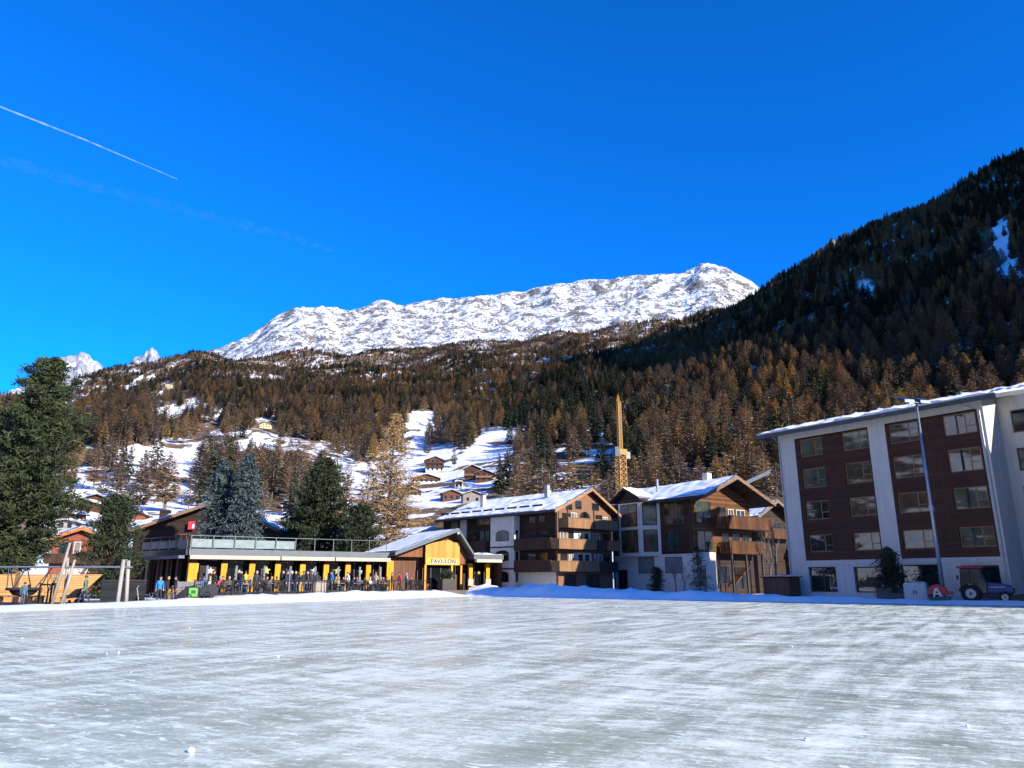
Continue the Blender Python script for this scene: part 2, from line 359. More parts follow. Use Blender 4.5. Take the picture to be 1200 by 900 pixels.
def snow_rock_material(name, thr=.462, rock1=(.24, .20, .16), rock2=(.10, .095, .095), sc=.018, wdt=.07):
    m, t, b = nm(name)
    v = coords(t, (1, 1, .7)); n1 = noise(t, v, sc, 9, .72, .6); n2 = noise(t, v, sc * 6, 6, .7)
    a = N(t, 'ShaderNodeMath', operation='MULTIPLY_ADD'); a.inputs[1].default_value = .7; t.links.new(n2, a.inputs[0]); t.links.new(n1, a.inputs[2])
    h = N(t, 'ShaderNodeMath', operation='DIVIDE'); h.inputs[1].default_value = 1.7; t.links.new(a.outputs[0], h.inputs[0])
    g = N(t, 'ShaderNodeNewGeometry'); sp = N(t, 'ShaderNodeSeparateXYZ'); t.links.new(g.outputs['Normal'], sp.inputs[0])
    st = N(t, 'ShaderNodeMath', operation='MULTIPLY_ADD'); st.inputs[1].default_value = -.10; t.links.new(sp.outputs['Z'], st.inputs[0]); t.links.new(h.outputs[0], st.inputs[2])
    off = N(t, 'ShaderNodeMath', operation='ADD'); off.inputs[1].default_value = .08; t.links.new(st.outputs[0], off.inputs[0])
    r = ramp(t, [(thr, 0.0), (thr + wdt, 1.0)]); t.links.new(off.outputs[0], r.inputs[0])
    rc = ramp(t, [(.35, rock1), (.65, rock2)]); t.links.new(noise(t, v, sc * 3, 5), rc.inputs[0])
    mx = N(t, 'ShaderNodeMixRGB'); mx.inputs[1].default_value = (.86, .87, .89, 1); t.links.new(r.outputs[0], mx.inputs[0]); t.links.new(rc.outputs[0], mx.inputs[2])
    t.links.new(mx.outputs[0], b.inputs['Base Color']); b.inputs['Roughness'].default_value = .8; b.inputs['Specular IOR Level'].default_value = .2
    bump(t, b, h.outputs[0], .8, 14.0); return m
struct(link('snow_mountain', npmesh('snow_mountain', M.reshape(-1, 3), gridfaces(MC, MR), snow_rock_material('alpine_snow_and_rock'), smooth=True)))

# ---- two white peaks far behind the left ridge
PKM = snow_rock_material('high_peak_snow', .435, (.33, .33, .36), (.20, .21, .25), .006, .08)
def far_peak(prof, seed):
    cg = []
    for px, py in prof:
        t = atr(px, py, 7000); k = Vector((t.x, t.y, 0)).normalized()
        cg.append([t - k * 1500 - Vector((0, 0, 900)), t - k * 800 - Vector((0, 0, 420)), t - k * 300 - Vector((0, 0, 120)), t, t + k * 400 - Vector((0, 0, 260)), t + k * 1500 - Vector((0, 0, 1200))])
    a, b_ = 160, 90; P = densify(cg, a, b_); r_ = fbm(P[..., 0] / 500 + seed, P[..., 1] / 500, 6, seed, .55, True)
    f_ = np.abs(np.linspace(0, 5, b_) - 3)[None, :]; P[..., 2] += 80 * (r_ - 1.0) * np.clip(f_ * 1.5, .25, 1)
    struct(link('mountain_peak', npmesh('mountain_peak', P.reshape(-1, 3), gridfaces(a, b_), PKM, smooth=True)))
far_peak([(0, 470), (30, 452), (52, 436), (62, 431), (70, 426), (82, 421), (88, 422), (95, 418), (102, 421), (108, 427), (116, 430), (124, 437), (140, 450), (170, 480)], 5)
far_peak([(110, 470), (140, 446), (152, 430), (158, 423), (166, 421), (172, 419), (175, 415), (179, 413), (183, 419), (188, 426), (194, 429), (204, 440), (230, 470)], 9)
# ------------------------------------------------------------------ forest on the slopes
def leafmat(name, cols, bright=.25, trans=0):
    m, t, b = nm(name)
    oi = N(t, 'ShaderNodeObjectInfo'); r = ramp(t, cols); t.links.new(oi.outputs['Random'], r.inputs[0])
    f = noise(t, coords(t), 1.2, 3); v = ramp(t, [(.3, (1 - bright,) * 3), (.7, (1 + bright,) * 3)]); t.links.new(f, v.inputs[0])
    mx = N(t, 'ShaderNodeMixRGB', blend_type='MULTIPLY'); mx.inputs[0].default_value = 1; t.links.new(r.outputs[0], mx.inputs[1]); t.links.new(v.outputs[0], mx.inputs[2])
    t.links.new(mx.outputs[0], b.inputs['Base Color']); b.inputs['Roughness'].default_value = .75; b.inputs['Specular IOR Level'].default_value = .25
    return m
LARCH = leafmat('larch_needles', [(0, (.165, .13, .108)), (.3, (.25, .19, .142)), (.6, (.32, .235, .155)), (.88, (.44, .30, .16)), (1, (.58, .38, .13))])
FIR = leafmat('fir_needles', [(0, (.028, .042, .032)), (.5, (.05, .068, .042)), (1, (.095, .105, .055))])
BARK = basic('bark', (.11, .075, .05), (.05, .035, .026), .9, 6, (1, 1, .25), .5)
GREYBARK = basic('grey_bark', (.16, .13, .11), (.075, .06, .05), .9, 6, (1, 1, .25), .5)
def forest_tree(seed, n, slim, kind):
    rs = np.random.RandomState(seed)
    # unit-height tree; returns trunk (V,F) and crown (V,F)
    ns = 5; tv = []; tf = []
    zs = [0, .5, 1.0]; rd = [.016, .010, .002]
    for z, r_ in zip(zs, rd):
        for k in range(ns): tv.append((r_ * math.cos(k * 6.283 / ns), r_ * math.sin(k * 6.283 / ns), z))
    for i in range(2):
        for k in range(ns): tf.append((i * ns + k, i * ns + (k + 1) % ns, (i + 1) * ns + (k + 1) % ns, (i + 1) * ns + k))
    cv = []; cf = []
    base = .10 if kind == 'fir' else .20
    for i in range(n):
        h = base + (1 - base) * (rs.rand() ** 1.15); q = (h - base) / (1 - base)
        prof = slim * ((1 - q) ** .75) * (min(1, q * 5 + .45)) if kind == 'fir' else slim * ((1 - q) ** .62) * min(1, q * 3.0 + .4) * .88
        rr = prof * (.25 + .75 * math.sqrt(rs.rand())) * rs.uniform(.75, 1.15); a = rs.rand() * 6.283
        L = (.08 if kind == 'fir' else .075) * (1.15 - .75 * q) * rs.uniform(.7, 1.4); W = L * rs.uniform(.35, .6)
        d = Vector((math.cos(a), math.sin(a), rs.uniform(-.55, .05) if kind == 'fir' else rs.uniform(-.25, .4))).normalized()
        s_ = Vector((-math.sin(a), math.cos(a), rs.uniform(-.5, .5))).normalized()
        p = Vector((math.cos(a) * rr, math.sin(a) * rr, h))
        o = len(cv); cv += [p - d * L * .6 - s_ * W * .5, p - d * L * .3 + s_ * W * .6, p + d * L * .6 + s_ * W * .15, p + d * L * .35 - s_ * W * .6]; cf.append((o, o + 1, o + 2, o + 3))
    return (np.array(tv), np.array(tf)), (np.array([tuple(p) for p in cv]), np.array(cf))
VARI = {'fir': [], 'larch': []}
for k in range(4):
    VARI['fir'].append(forest_tree(100 + k, 460, (.18, .21, .16, .24)[k], 'fir'))
    VARI['larch'].append(forest_tree(200 + k, 520, (.25, .28, .22, .31)[k], 'larch'))
PARTS = {}; hidden = {}
for kd, leaf in (('fir', FIR), ('larch', LARCH)):
    cl = bpy.data.collections.new(kd + '_shapes'); hidden[kd] = cl; PARTS[kd] = []
    for k, (tr, cr) in enumerate(VARI[kd]):
        tm = npmesh('trunk', tr[0], tr[1], GREYBARK if kd == 'larch' else BARK); cm = npmesh('crown', cr[0], cr[1], leaf); PARTS[kd].append((tm, cm))
        V = np.concatenate([tr[0], cr[0]]); F = np.concatenate([tr[1], cr[1] + len(tr[0])]); mi = [0] * len(tr[1]) + [1] * len(cr[1])
        wo_ = bpy.data.objects.new('%s_%d' % (kd, k), npmesh('whole', V, F, [GREYBARK if kd == 'larch' else BARK, leaf], mi)); cl.objects.link(wo_)
# --- where they stand
rs = np.random.RandomState(7)
c4 = lambda A: (A[:-1, :-1] + A[1:, :-1] + A[:-1, 1:] + A[1:, 1:]) / 4
ctr = c4(T); e1 = T[1:, :-1] - T[:-1, :-1]; e2 = T[:-1, 1:] - T[:-1, :-1]
area = np.abs(e1[..., 0] * e2[..., 1] - e1[..., 1] * e2[..., 0]); cx, cy = project(ctr); cr_ = np.hypot(ctr[..., 0], ctr[..., 1]); cc = c4(clear)
seen = (ctr[..., 1] > 60) & (cx > -90) & (cx < 1300) & (cr_ > 205) & (cr_ < 2150)
nz = fbm(ctr[..., 0] / 120, ctr[..., 1] / 120, 3, 31); nz2 = fbm(ctr[..., 0] / 45, ctr[..., 1] / 45, 3, 37)
dens = np.where(cr_ < 900, 1 / 50.0, 1 / 50.0) * np.clip(.9 + .9 * nz2, .25, 1.6)
dens *= np.clip(1 - cc * 1.25, 0.015, 1)
low = (cy > 500) & (cx < 420); dens = np.where(low, dens * np.clip(.5 + 1.3 * nz, .10, .9) + np.where(cc > .2, .0036 * np.clip(.6 + 1.5 * nz2, 0, 2), 0), dens)
dens = np.where((cy > 545) & (cx > 380) & (cx < 720), dens * .35, dens)
dens = np.where((cy > 560) & (cx > 715), dens * .8, dens)
dens = np.where((cx > 560) & (cx < 745) & (cy > 470) & (cy < 600), dens * .55, dens)
cnt = rs.poisson(np.where(seen, area * dens, 0))
ii, jj = np.nonzero(cnt); rep = cnt[ii, jj]; ii = np.repeat(ii, rep); jj = np.repeat(jj, rep); n_ = len(ii)
u, v = rs.rand(n_), rs.rand(n_)
Pt = (T[ii, jj] * ((1 - u) * (1 - v))[:, None] + T[ii + 1, jj] * (u * (1 - v))[:, None] + T[ii + 1, jj + 1] * (u * v)[:, None] + T[ii, jj + 1] * ((1 - u) * v)[:, None])
tpx, tpy = project(Pt); tr_ = np.hypot(Pt[:, 0], Pt[:, 1])
# share of firs: patches, more of them in the centre gully, on the high left slope and towards the dark right ridge
fn = fbm(Pt[:, 0] / 140, Pt[:, 1] / 140, 3, 71)
pf = .26 + .55 * fn
pf += np.where((tpx > 590) & (tpx < 760) & (tpy > 440) & (tpy < 600), .32, 0)
pf += np.where((tpx > 860) & (tpy < 440), .30 * np.clip((440 - tpy) / 60, 0, 1), 0)
pf += np.where((tpx < 560) & (tpy < 470), .12, 0) + np.where((tpy > 480) & (tpx < 460), -.25, 0)
isfir = rs.rand(n_) < np.clip(pf, .03, .95)
hgt = rs.uniform(9, 18, n_) * np.interp(tr_, [200, 500, 900, 1400], [1.3, 1.4, 1.25, 1.0]) * np.where(isfir, 1.05, 1.0) * np.clip(1.1 - tr_ / 5000, .6, 1.1)
hgt = np.where((tr_ > 1550) & (tpx < 830), hgt * .75, hgt)
# straggling small trees on the lower snowfields of the white mountain
mi_, mj_ = rs.randint(0, MC - 1, 2600), (rs.rand(2600) ** 2.2 * 62 + 26).astype(int)
MP = M[mi_, mj_] + rs.uniform(-4, 4, (2600, 3)) * np.array([1, 1, 0]); mx_, my_ = project(MP)
keep = (fbm(MP[:, 0] / 160, MP[:, 1] / 160, 3, 83) > .02) & (mx_ > 225) & (mx_ < 900)
MP = MP[keep]
Pt = np.concatenate([Pt, MP]); isfir = np.concatenate([isfir, rs.rand(len(MP)) < .75]); hgt = np.concatenate([hgt, rs.uniform(5, 11, len(MP))])
tpx, tpy = project(Pt); tr_ = np.hypot(Pt[:, 0], Pt[:, 1]); n_ = len(Pt)
Pt[:, 2] -= .5
vari = rs.randint(0, 4, n_); rotz = rs.rand(n_) * 6.283
# --- the 300 that show largest are things of their own
OCC = [(-200, 400), (70, 400), (76, 596), (150, 596), (230, 600), (236, 545), (300, 545), (304, 600), (338, 610), (342, 545), (400, 545), (408, 570), (436, 570), (440, 610), (508, 625), (512, 598), (650, 588), (690, 572), (722, 580), (800, 572), (845, 556), (890, 570), (893, 506), (1150, 462), (1300, 430)]
# keep the sight lines to the hillside houses open
HOUSES = [(310, 505, 12, 22), (245, 506, 13, 16), (300, 513, 12, 12), (196, 455, 6, 10), (218, 528, 7, 12), (508, 551, 17, 24), (501, 566, 19, 16), (553, 562, 15, 20), (566, 566, 14, 18), (535, 571, 8, 14), (556, 590, 14, 16), (93, 606, 14, 16), (110, 600, 14, 14)]
keep = np.ones(n_, bool); tz_ = Pt.copy(); tz_[:, 2] += hgt; _, tty = project(tz_)
for hx, hy, hw, hh in HOUSES: keep &= ~((np.abs(tpx - hx) < hw + 2) & (tty < hy - hh * .35) & (tpy > hy - hh * .6) & (tpy < hy + 70))
Pt, isfir, hgt, tpx, tpy, tr_, vari, rotz = [a_[keep] for a_ in (Pt, isfir, hgt, tpx, tpy, tr_, vari, rotz)]; n_ = len(Pt)
occ = np.interp(tpx, [o[0] for o in OCC], [o[1] for o in OCC])
topz = Pt.copy(); topz[:, 2] += hgt; _, ty = project(topz)
size = np.where((tpx > 5) & (tpx < 1195) & (ty < occ - 6) & (tr_ > 120), hgt / tr_, 0)
order = np.argsort(-size); big = np.zeros(n_, bool); big[order[:290]] = True
def region(x, y):
    if x < 400: return 0
    if x < 600: return 1
    if x < 760: return 2
    return 3
LAB = {('larch', 0): 'rust brown larch thinly needled on the snowy lower slope below the yellow villa',
       ('fir', 0): 'dark green fir among the rust brown larches on the slope below the yellow villa',
       ('larch', 1): 'golden brown larch round the snow clearing above the brown hillside chalets',
       ('fir', 1): 'dark green fir by the snow clearing above the brown hillside chalets',
       ('larch', 2): 'brown larch on the rocky snow-dusted slope behind the tower crane',
       ('fir', 2): 'dark green fir on the rocky snow-dusted slope behind the tower crane',
       ('larch', 3): 'copper brown larch in the steep wood above the stone based chalet and hotel',
       ('fir', 3): 'dark fir in the steep wood above the stone based chalet and hotel'}
GRP = ('trees on the slope below the villa', 'trees round the snow clearing', 'trees on the rocky slope behind the crane', 'trees in the wood above the hotel')
for i in np.nonzero(big)[0]:
    kd = 'fir' if isfir[i] else 'larch'; g = region(tpx[i], tpy[i])
    o = thing('fir_tree' if kd == 'fir' else 'larch_tree', LAB[(kd, g)], 'tree', tuple(Pt[i]), rotz[i], ('firs among the ' if kd == 'fir' else 'larches among the ') + GRP[g])
    o.scale = (hgt[i],) * 3
    tm, cm = PARTS[kd][vari[i]]; link('trunk', tm, o); link('crown', cm, o)
def scatter(name, kd, sel):
    P = Pt[sel]; me = bpy.data.meshes.new(name); me.vertices.add(len(P)); me.vertices.foreach_set('co', P.astype(np.float32).ravel())
    for an, arr, ty_ in (('height', hgt[sel], 'FLOAT'), ('turn', rotz[sel], 'FLOAT'), ('kind_index', vari[sel], 'INT')):
        a = me.attributes.new(an, ty_, 'POINT'); a.data.foreach_set('value', arr.astype(np.int32 if ty_ == 'INT' else np.float32))
    o = link(name, me)
    ng = bpy.data.node_groups.new(name + '_scatter', 'GeometryNodeTree')
    ng.interface.new_socket('Geometry', in_out='INPUT', socket_type='NodeSocketGeometry'); ng.interface.new_socket('Geometry', in_out='OUTPUT', socket_type='NodeSocketGeometry')
    gi, go = ng.nodes.new('NodeGroupInput'), ng.nodes.new('NodeGroupOutput')
    ci = ng.nodes.new('GeometryNodeCollectionInfo'); ci.inputs['Collection'].default_value = hidden[kd]; ci.inputs['Separate Children'].default_value = True; ci.inputs['Reset Children'].default_value = True
    ip = ng.nodes.new('GeometryNodeInstanceOnPoints'); ip.inputs['Pick Instance'].default_value = True
    def attr(nm_, ty_):
        a = ng.nodes.new('GeometryNodeInputNamedAttribute'); a.data_type = ty_; a.inputs['Name'].default_value = nm_; return a.outputs[0]
    cb = ng.nodes.new('ShaderNodeCombineXYZ'); ng.links.new(attr('turn', 'FLOAT'), cb.inputs[2])
    sc = ng.nodes.new('ShaderNodeCombineXYZ'); h_ = attr('height', 'FLOAT')
    for k in range(3): ng.links.new(h_, sc.inputs[k])
    ng.links.new(gi.outputs[0], ip.inputs['Points']); ng.links.new(ci.outputs[0], ip.inputs['Instance']); ng.links.new(attr('kind_index', 'INT'), ip.inputs['Instance Index'])
    ng.links.new(cb.outputs[0], ip.inputs['Rotation']); ng.links.new(sc.outputs[0], ip.inputs['Scale']); ng.links.new(ip.outputs[0], go.inputs[0])
    md = o.modifiers.new('scatter', 'NODES'); md.node_group = ng
    return struct(o, 'stuff')
tag(scatter('fir_forest', 'fir', isfir & ~big), 'dark fir forest covering the mountainsides', 'forest')
tag(scatter('larch_forest', 'larch', ~isfir & ~big), 'rust brown larch forest covering the mountainsides', 'forest')
print('forest trees', n_)
# ------------------------------------------------------------------ ground, ice, snow banks
SNOW = basic('snow', (.86, .88, .91), (.80, .83, .88), .75, 1.5, (1, 1, 1), .35, spec=.25)
def ground_material():
    m, t, b = nm('trodden_snow_and_asphalt')
    v = coords(t); r = ramp(t, [(.42, (.07, .07, .075)), (.56, (.7, .73, .78))]); t.links.new(noise(t, v, .12, 6), r.inputs[0]); t.links.new(r.outputs[0], b.inputs['Base Color'])
    b.inputs['Roughness'].default_value = .8; return m
gb = MB(); n = 48
gb.add([(2500 * math.cos(6.2832 * k / n), 2500 * math.sin(6.2832 * k / n), -.08) for k in range(n)], [tuple(range(n))])
struct(gb.build('ground', ground_material()))
E0, E1, E2 = gr(0, 717), Vector((-4.6, 75.5, 0)), gr(1200, 709.5)     # far corner of the rink
dl = (E1 - E0).normalized(); dr = (E2 - E1).normalized()
RA = E1 - dl * 92; RB = E1 + dr * 80; RC = RB - dl * 92
def ice_material():
    m, t, b = nm('rink_ice')
    ang = math.atan2(dr.y, dr.x)
    def streak(scale, sx, sy, th, det=6, ro=.62, dist=.3):          # sx: frequency along the direction th, sy: across it
        tc = N(t, 'ShaderNodeTexCoord'); mp = N(t, 'ShaderNodeMapping', vector_type='TEXTURE'); mp.inputs['Rotation'].default_value = (0, 0, th); mp.inputs['Scale'].default_value = (1 / sx, 1 / sy, 1)
        t.links.new(tc.outputs['Object'], mp.inputs[0]); return noise(t, mp.outputs[0], scale, det, ro, dist)
    an2 = math.atan2(dl.y, dl.x)
    s1 = streak(1.0, .45, 2.6, ang, 9, .70, .6)           # scraped along the far right edge
    s2 = streak(1.0, .22, 2.0, an2, 9, .68, .5)           # ... and along the left edge
    s3 = streak(1.0, .6, 8.0, ang + .45, 8, .75, .8)      # skate cuts
    cl = streak(.8, .45, .9, an2 - .2, 8, .66, .8)        # clear and frosted patches
    fine = noise(t, coords(t), 14.0, 8, .8)
    def madd(a, k, c):
        n = N(t, 'ShaderNodeMath', operation='MULTIPLY_ADD'); n.inputs[1].default_value = k
        t.links.new(a, n.inputs[0])
        if isinstance(c, (int, float)): n.inputs[2].default_value = c
        else: t.links.new(c, n.inputs[2])
        return n.outputs[0]
    f = madd(s1, .30, madd(s2, .26, madd(s3, .26, madd(cl, .30, madd(fine, .32, -.22)))))
    fl = ramp(t, [(.57, 0.0), (.63, .14)]); t.links.new(streak(1.0, 3.0, 9.0, ang + .15, 6, .7, .6), fl.inputs[0]); f = madd(fl.outputs[0], 1.0, f)
    r = ramp(t, [(.38, (.37, .415, .30)), (.45, (.50, .55, .42)), (.50, (.65, .695, .55)), (.55, (.80, .83, .69)), (.61, (.93, .945, .84))]); t.links.new(f, r.inputs[0])
    t.links.new(r.outputs[0], b.inputs['Base Color'])
    rr = ramp(t, [(.42, .10), (.50, .26), (.60, .8)]); t.links.new(f, rr.inputs[0]); t.links.new(rr.outputs[0], b.inputs['Roughness'])
    b.inputs['IOR'].default_value = 1.31; b.inputs['Specular IOR Level'].default_value = .4
    bump(t, b, f, .35, .03); return m
ib = MB()
g1, g2 = 40, 40
for i in range(g1 + 1):
    for j in range(g2 + 1):
        p = E1 + dr * (80 * i / g1) - dl * (92 * j / g2); ib.v.append((p.x, p.y, 0))
ib.f = [(i * (g2 + 1) + j, (i + 1) * (g2 + 1) + j, (i + 1) * (g2 + 1) + j + 1, i * (g2 + 1) + j + 1) for i in range(g1) for j in range(g2)]; ib.m = [0] * len(ib.f)
struct(ib.build('ice_rink', ice_material()))
def bank(name, p, q, prof, seg=.35, seed=0, lump=.1, hs=lambda s: 1):
    """heaped snow along p-q: prof = (offset outwards, height)"""
    p, q = Vector(p), Vector(q); d = (q - p); L = d.length; d.normalize(); o_ = Vector((-d.y, d.x, 0)); n = int(L / seg)
    V = []; k = len(prof)
    for i in range(n + 1):
        s = i / n * L
        for j, (a, z) in enumerate(prof): V.append(p + d * s + o_ * a + Vector((0, 0, z * hs(s) if z > 0 else z)))
    A = np.array([tuple(x) for x in V]); nz_ = fbm(A[:, 0] / 1.1, A[:, 1] / 1.1, 4, seed) * lump + fbm(A[:, 0] / 5, A[:, 1] / 5, 2, seed + 9) * lump * 1.4
    w_ = np.tile(np.array([min(1, max(0, z) * 4) for _, z in prof]), n + 1); A[:, 2] += nz_ * w_ * np.repeat(np.array([hs(i / n * L) for i in range(n + 1)]), k); A[:, 2] = np.maximum(A[:, 2], -.06)
    return struct(link(name, npmesh(name, A, gridfaces(n + 1, k), SNOW, smooth=True)))
ss = lambda a, b, x: max(0, min(1, (x - a) / (b - a)))
bank('snow_bank', RA + dl * 20, E1 + dl * .3, [(-.5, -.04), (-.1, .05), (.4, .14), (1.0, .25), (1.7, .36), (2.5, .47), (3.2, .53), (3.9, .54), (4.6, .3), (5.4, -.05)], seed=3, lump=.09, hs=lambda s: .34 + .66 * ss(38, 50, s))
bank('snow_bank', E1 - dr * .6, E1 + dr * 80, [(-.2, -.04), (.2, .10), (.7, .38), (1.3, .62), (2.0, .80), (2.8, .84), (3.6, .74), (4.6, .5), (6.0, .28), (8, .2), (12, .15), (17, -.07)], seed=5, lump=.26, hs=lambda s: 1 - .78 * ss(16, 38, s))
# ------------------------------------------------------------------ shared building pieces
WHITE = basic('white_render', (.56, .53, .48), (.42, .40, .365), .85, 1.3, (2.2, 2.2, .22), .08, detail=8, lo=.35, hi=.8)
CREAM = basic('cream_plaster', (.66, .62, .54), (.52, .48, .41), .9, 1.6, (1, 1, .6), .2)
REDWOOD = boards('red_brown_cladding', (.024, .008, .006), (.07, .022, .013), .22, 'z', .45, .06)
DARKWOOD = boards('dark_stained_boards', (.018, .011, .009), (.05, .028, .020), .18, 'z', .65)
OLDWOOD = boards('weathered_larch_boards', (.03, .014, .008), (.20, .08, .025), .16, 'z', .7)
LOGWOOD = boards('chalet_log_boards', (.03, .012, .008), (.08, .03, .016), .22, 'z', .65)
RAILWOOD = boards('balcony_pickets', (.17, .085, .04), (.34, .18, .085), .14, 'xy', .7, .18)
DARKRAIL = boards('dark_balcony_pickets', (.035, .020, .014), (.085, .045, .028), .13, 'xy', .7, .18)
BARGE = boards('honey_bargeboard', (.26, .135, .065), (.38, .21, .105), .3, 'z', .65, .03)
FRAMEWOOD = basic('larch_window_frame', (.25, .14, .06), (.17, .09, .04), .5, 6)
DARKFRAME = basic('dark_window_frame', (.03, .022, .018), (.05, .035, .028), .5, 6)
WHITEFRAME = basic('white_window_frame', (.7, .7, .68), None, .5, 6)
GLASS = glass('window_glass')
GREENGLASS = glass('curtained_glass', (.012, .022, .02), (.05, .075, .066)); HGLASS2 = glass('hotel_curtained_glass', (.02, .036, .028), (.07, .105, .085), .02, 1.75); HGLASS = glass('hotel_glass', (.008, .012, .012), (.03, .04, .037), .02, 1.85)
PALEGLASS = glass('pale_curtained_glass', (.10, .092, .08), (.26, .24, .21), .1)
SLATE = basic('slate', (.045, .045, .048), (.085, .083, .08), .7, 4, (1, 1, 1), .3)
ZINC = basic('zinc_edge', (.085, .105, .12), (.06, .075, .09), .55, 2, metal=.15)
GUTTER = basic('gutter_metal', (.075, .095, .11), (.05, .06, .07), .35, 3, metal=.6)
CONCRETE = basic('concrete', (.34, .34, .33), (.24, .24, .24), .85, 1.5, bmp=.1)
BLACK = basic('black_metal', (.012, .012, .014), (.022, .022, .024), .45, 5)
STEEL = basic('galvanised_steel', (.42, .45, .47), (.30, .33, .35), .4, 3, metal=.7)
def flip(mb, side):
    """'L' turns a front-wall piece (x,y,z) onto the left-hand wall; 'L' runs along +y and faces -x"""
    if side == 'L':
        mb.v = [(y, x, z) for x, y, z in mb.v]; mb.f = [tuple(reversed(f)) for f in mb.f]
    return mb
def wallgrid(x0, x1, z0, z1, holes, y0, y1, m=0, mb=None):
    mb = mb or MB()
    xs = sorted({x0, x1, *[min(max(h[0], x0), x1) for h in holes], *[min(max(h[1], x0), x1) for h in holes]}); zs = sorted({z0, z1, *[min(max(h[2], z0), z1) for h in holes], *[min(max(h[3], z0), z1) for h in holes]})
    for j in range(len(zs) - 1):
        st = None
        for i in range(len(xs) - 1):
            cx_, cz_ = (xs[i] + xs[i + 1]) / 2, (zs[j] + zs[j + 1]) / 2
            if any(h[0] < cx_ < h[1] and h[2] < cz_ < h[3] for h in holes):
                if st is not None: mb.box(st, xs[i], y0, y1, zs[j], zs[j + 1], m); st = None
            elif st is None: st = xs[i]
        if st is not None: mb.box(st, xs[-1], y0, y1, zs[j], zs[j + 1], m)
    return mb
def window(parent, x0, x1, z0, z1, y=0.0, side='F', fm=None, gm=None, mull=(), trans=(), fw=.07, sill=None, name='window', arch=0, proud=.03):
    """pane + frame (+ sill); y is the pane's plane, negative is outwards"""
    fm = fm or FRAMEWOOD; gm = gm or GLASS
    p = MB(); f = MB()
    if arch:
        k = 8; top = [(x0 + (x1 - x0) * i / k, z1 - arch + arch * math.sin(math.pi * i / k) ** .6) for i in range(k + 1)]
        poly = [(x0, z0)] + [(x1, z0)] + top[::-1]; p.prism(poly, y - .005, y + .03)
        f.box(x0 - fw, x0, y - proud, y + .02, z0, z1 - arch); f.box(x1, x1 + fw, y - proud, y + .02, z0, z1 - arch); f.box(x0 - fw, x1 + fw, y - proud, y + .02, z0 - fw, z0)
        for i in range(k): f.bar((top[i][0], y - .005, top[i][1] + fw / 2), (top[i + 1][0], y - .005, top[i + 1][1] + fw / 2), .05, fw, up=(0, 1, 0))
    else:
        p.box(x0, x1, y - .005, y + .03, z0, z1)
        f.box(x0 - fw, x0, y - proud, y + .02, z0 - fw, z1 + fw); f.box(x1, x1 + fw, y - proud, y + .02, z0 - fw, z1 + fw)
        f.box(x0, x1, y - proud, y + .02, z0 - fw, z0); f.box(x0, x1, y - proud, y + .02, z1, z1 + fw)
    for q in mull: xm = x0 + (x1 - x0) * q; f.box(xm - fw * .45, xm + fw * .45, y - proud + .004, y - .006, z0, z1 - arch)
    for q in trans:
        a, b, h = q; f.box(x0 + (x1 - x0) * a + .01, x0 + (x1 - x0) * b - .01, y - proud + .008, y - .006, z0 + (z1 - z0) * h - fw * .35, z0 + (z1 - z0) * h + fw * .35)
    o = flip(p, side).build(name, gm, parent); flip(f, side).build('frame', fm, o)
    if sill: s = MB(); s.box(x0 - fw - .05, x1 + fw + .05, y - proud - .10, y + .02, z0 - fw - .05, z0 - fw - .005); flip(s, side).build('sill', sill, o)
    return o
def snow_slab(u0, u1, v0, v1, f, thick=.18, seed=0, step=.35, edge=.06, melt=0.0):
    """snow lying on a roof plane: u,v run over it, f(u,v) gives the roof point; lumpy top, ragged lower edge"""
    nu, nv = max(6, int(abs(u1 - u0) / step)), max(4, int(abs(v1 - v0) / step)); U = np.linspace(u0, u1, nu + 1); Vv = np.linspace(v0, v1, nv + 1)
    V = np.zeros((nu + 1, nv + 1, 3)); B = np.zeros((nu + 1, nv + 1, 3))
    n_u = fbm(U / .9, U * 0 + seed * 3.7, 4, seed + 1); n_u2 = fbm(U / .9 + 40, U * 0 + seed * 1.7, 4, seed + 2)
    for i in range(nu + 1):
        for j in range(nv + 1):
            v_ = Vv[j]
            if j == 0: v_ = v0 + edge * 2.2 * n_u[i]
            if j == nv: v_ = v1 + edge * n_u2[i]
            B[i, j] = f(U[i], v_)
    t = thick * (.8 + .85 * fbm(np.add.outer(U, Vv * 0) / 1.3, np.add.outer(U * 0, Vv) / .8 + seed, 4, seed)); e = np.ones_like(t); e[0] = e[-1] = .35; e[:, 0] = .5; e[:, -1] = .5
    V = B.copy(); V[..., 2] += np.maximum(t * e, .02)
    # a skirt closes the sides
    A = [tuple(p) for p in V.reshape(-1, 3)] + [tuple(p + np.array([0, 0, .004])) for p in B.reshape(-1, 3)]; F = [tuple(q) for q in gridfaces(nu + 1, nv + 1)]; k = (nu + 1) * (nv + 1)
    rim = [i * (nv + 1) for i in range(nu + 1)] + [nu * (nv + 1) + j for j in range(1, nv + 1)] + [i * (nv + 1) + nv for i in range(nu - 1, -1, -1)] + [j for j in range(nv - 1, 0, -1)]
    for a in range(len(rim)): b = rim[(a + 1) % len(rim)]; F.append((rim[a], b, b + k, rim[a] + k))
    return A, F
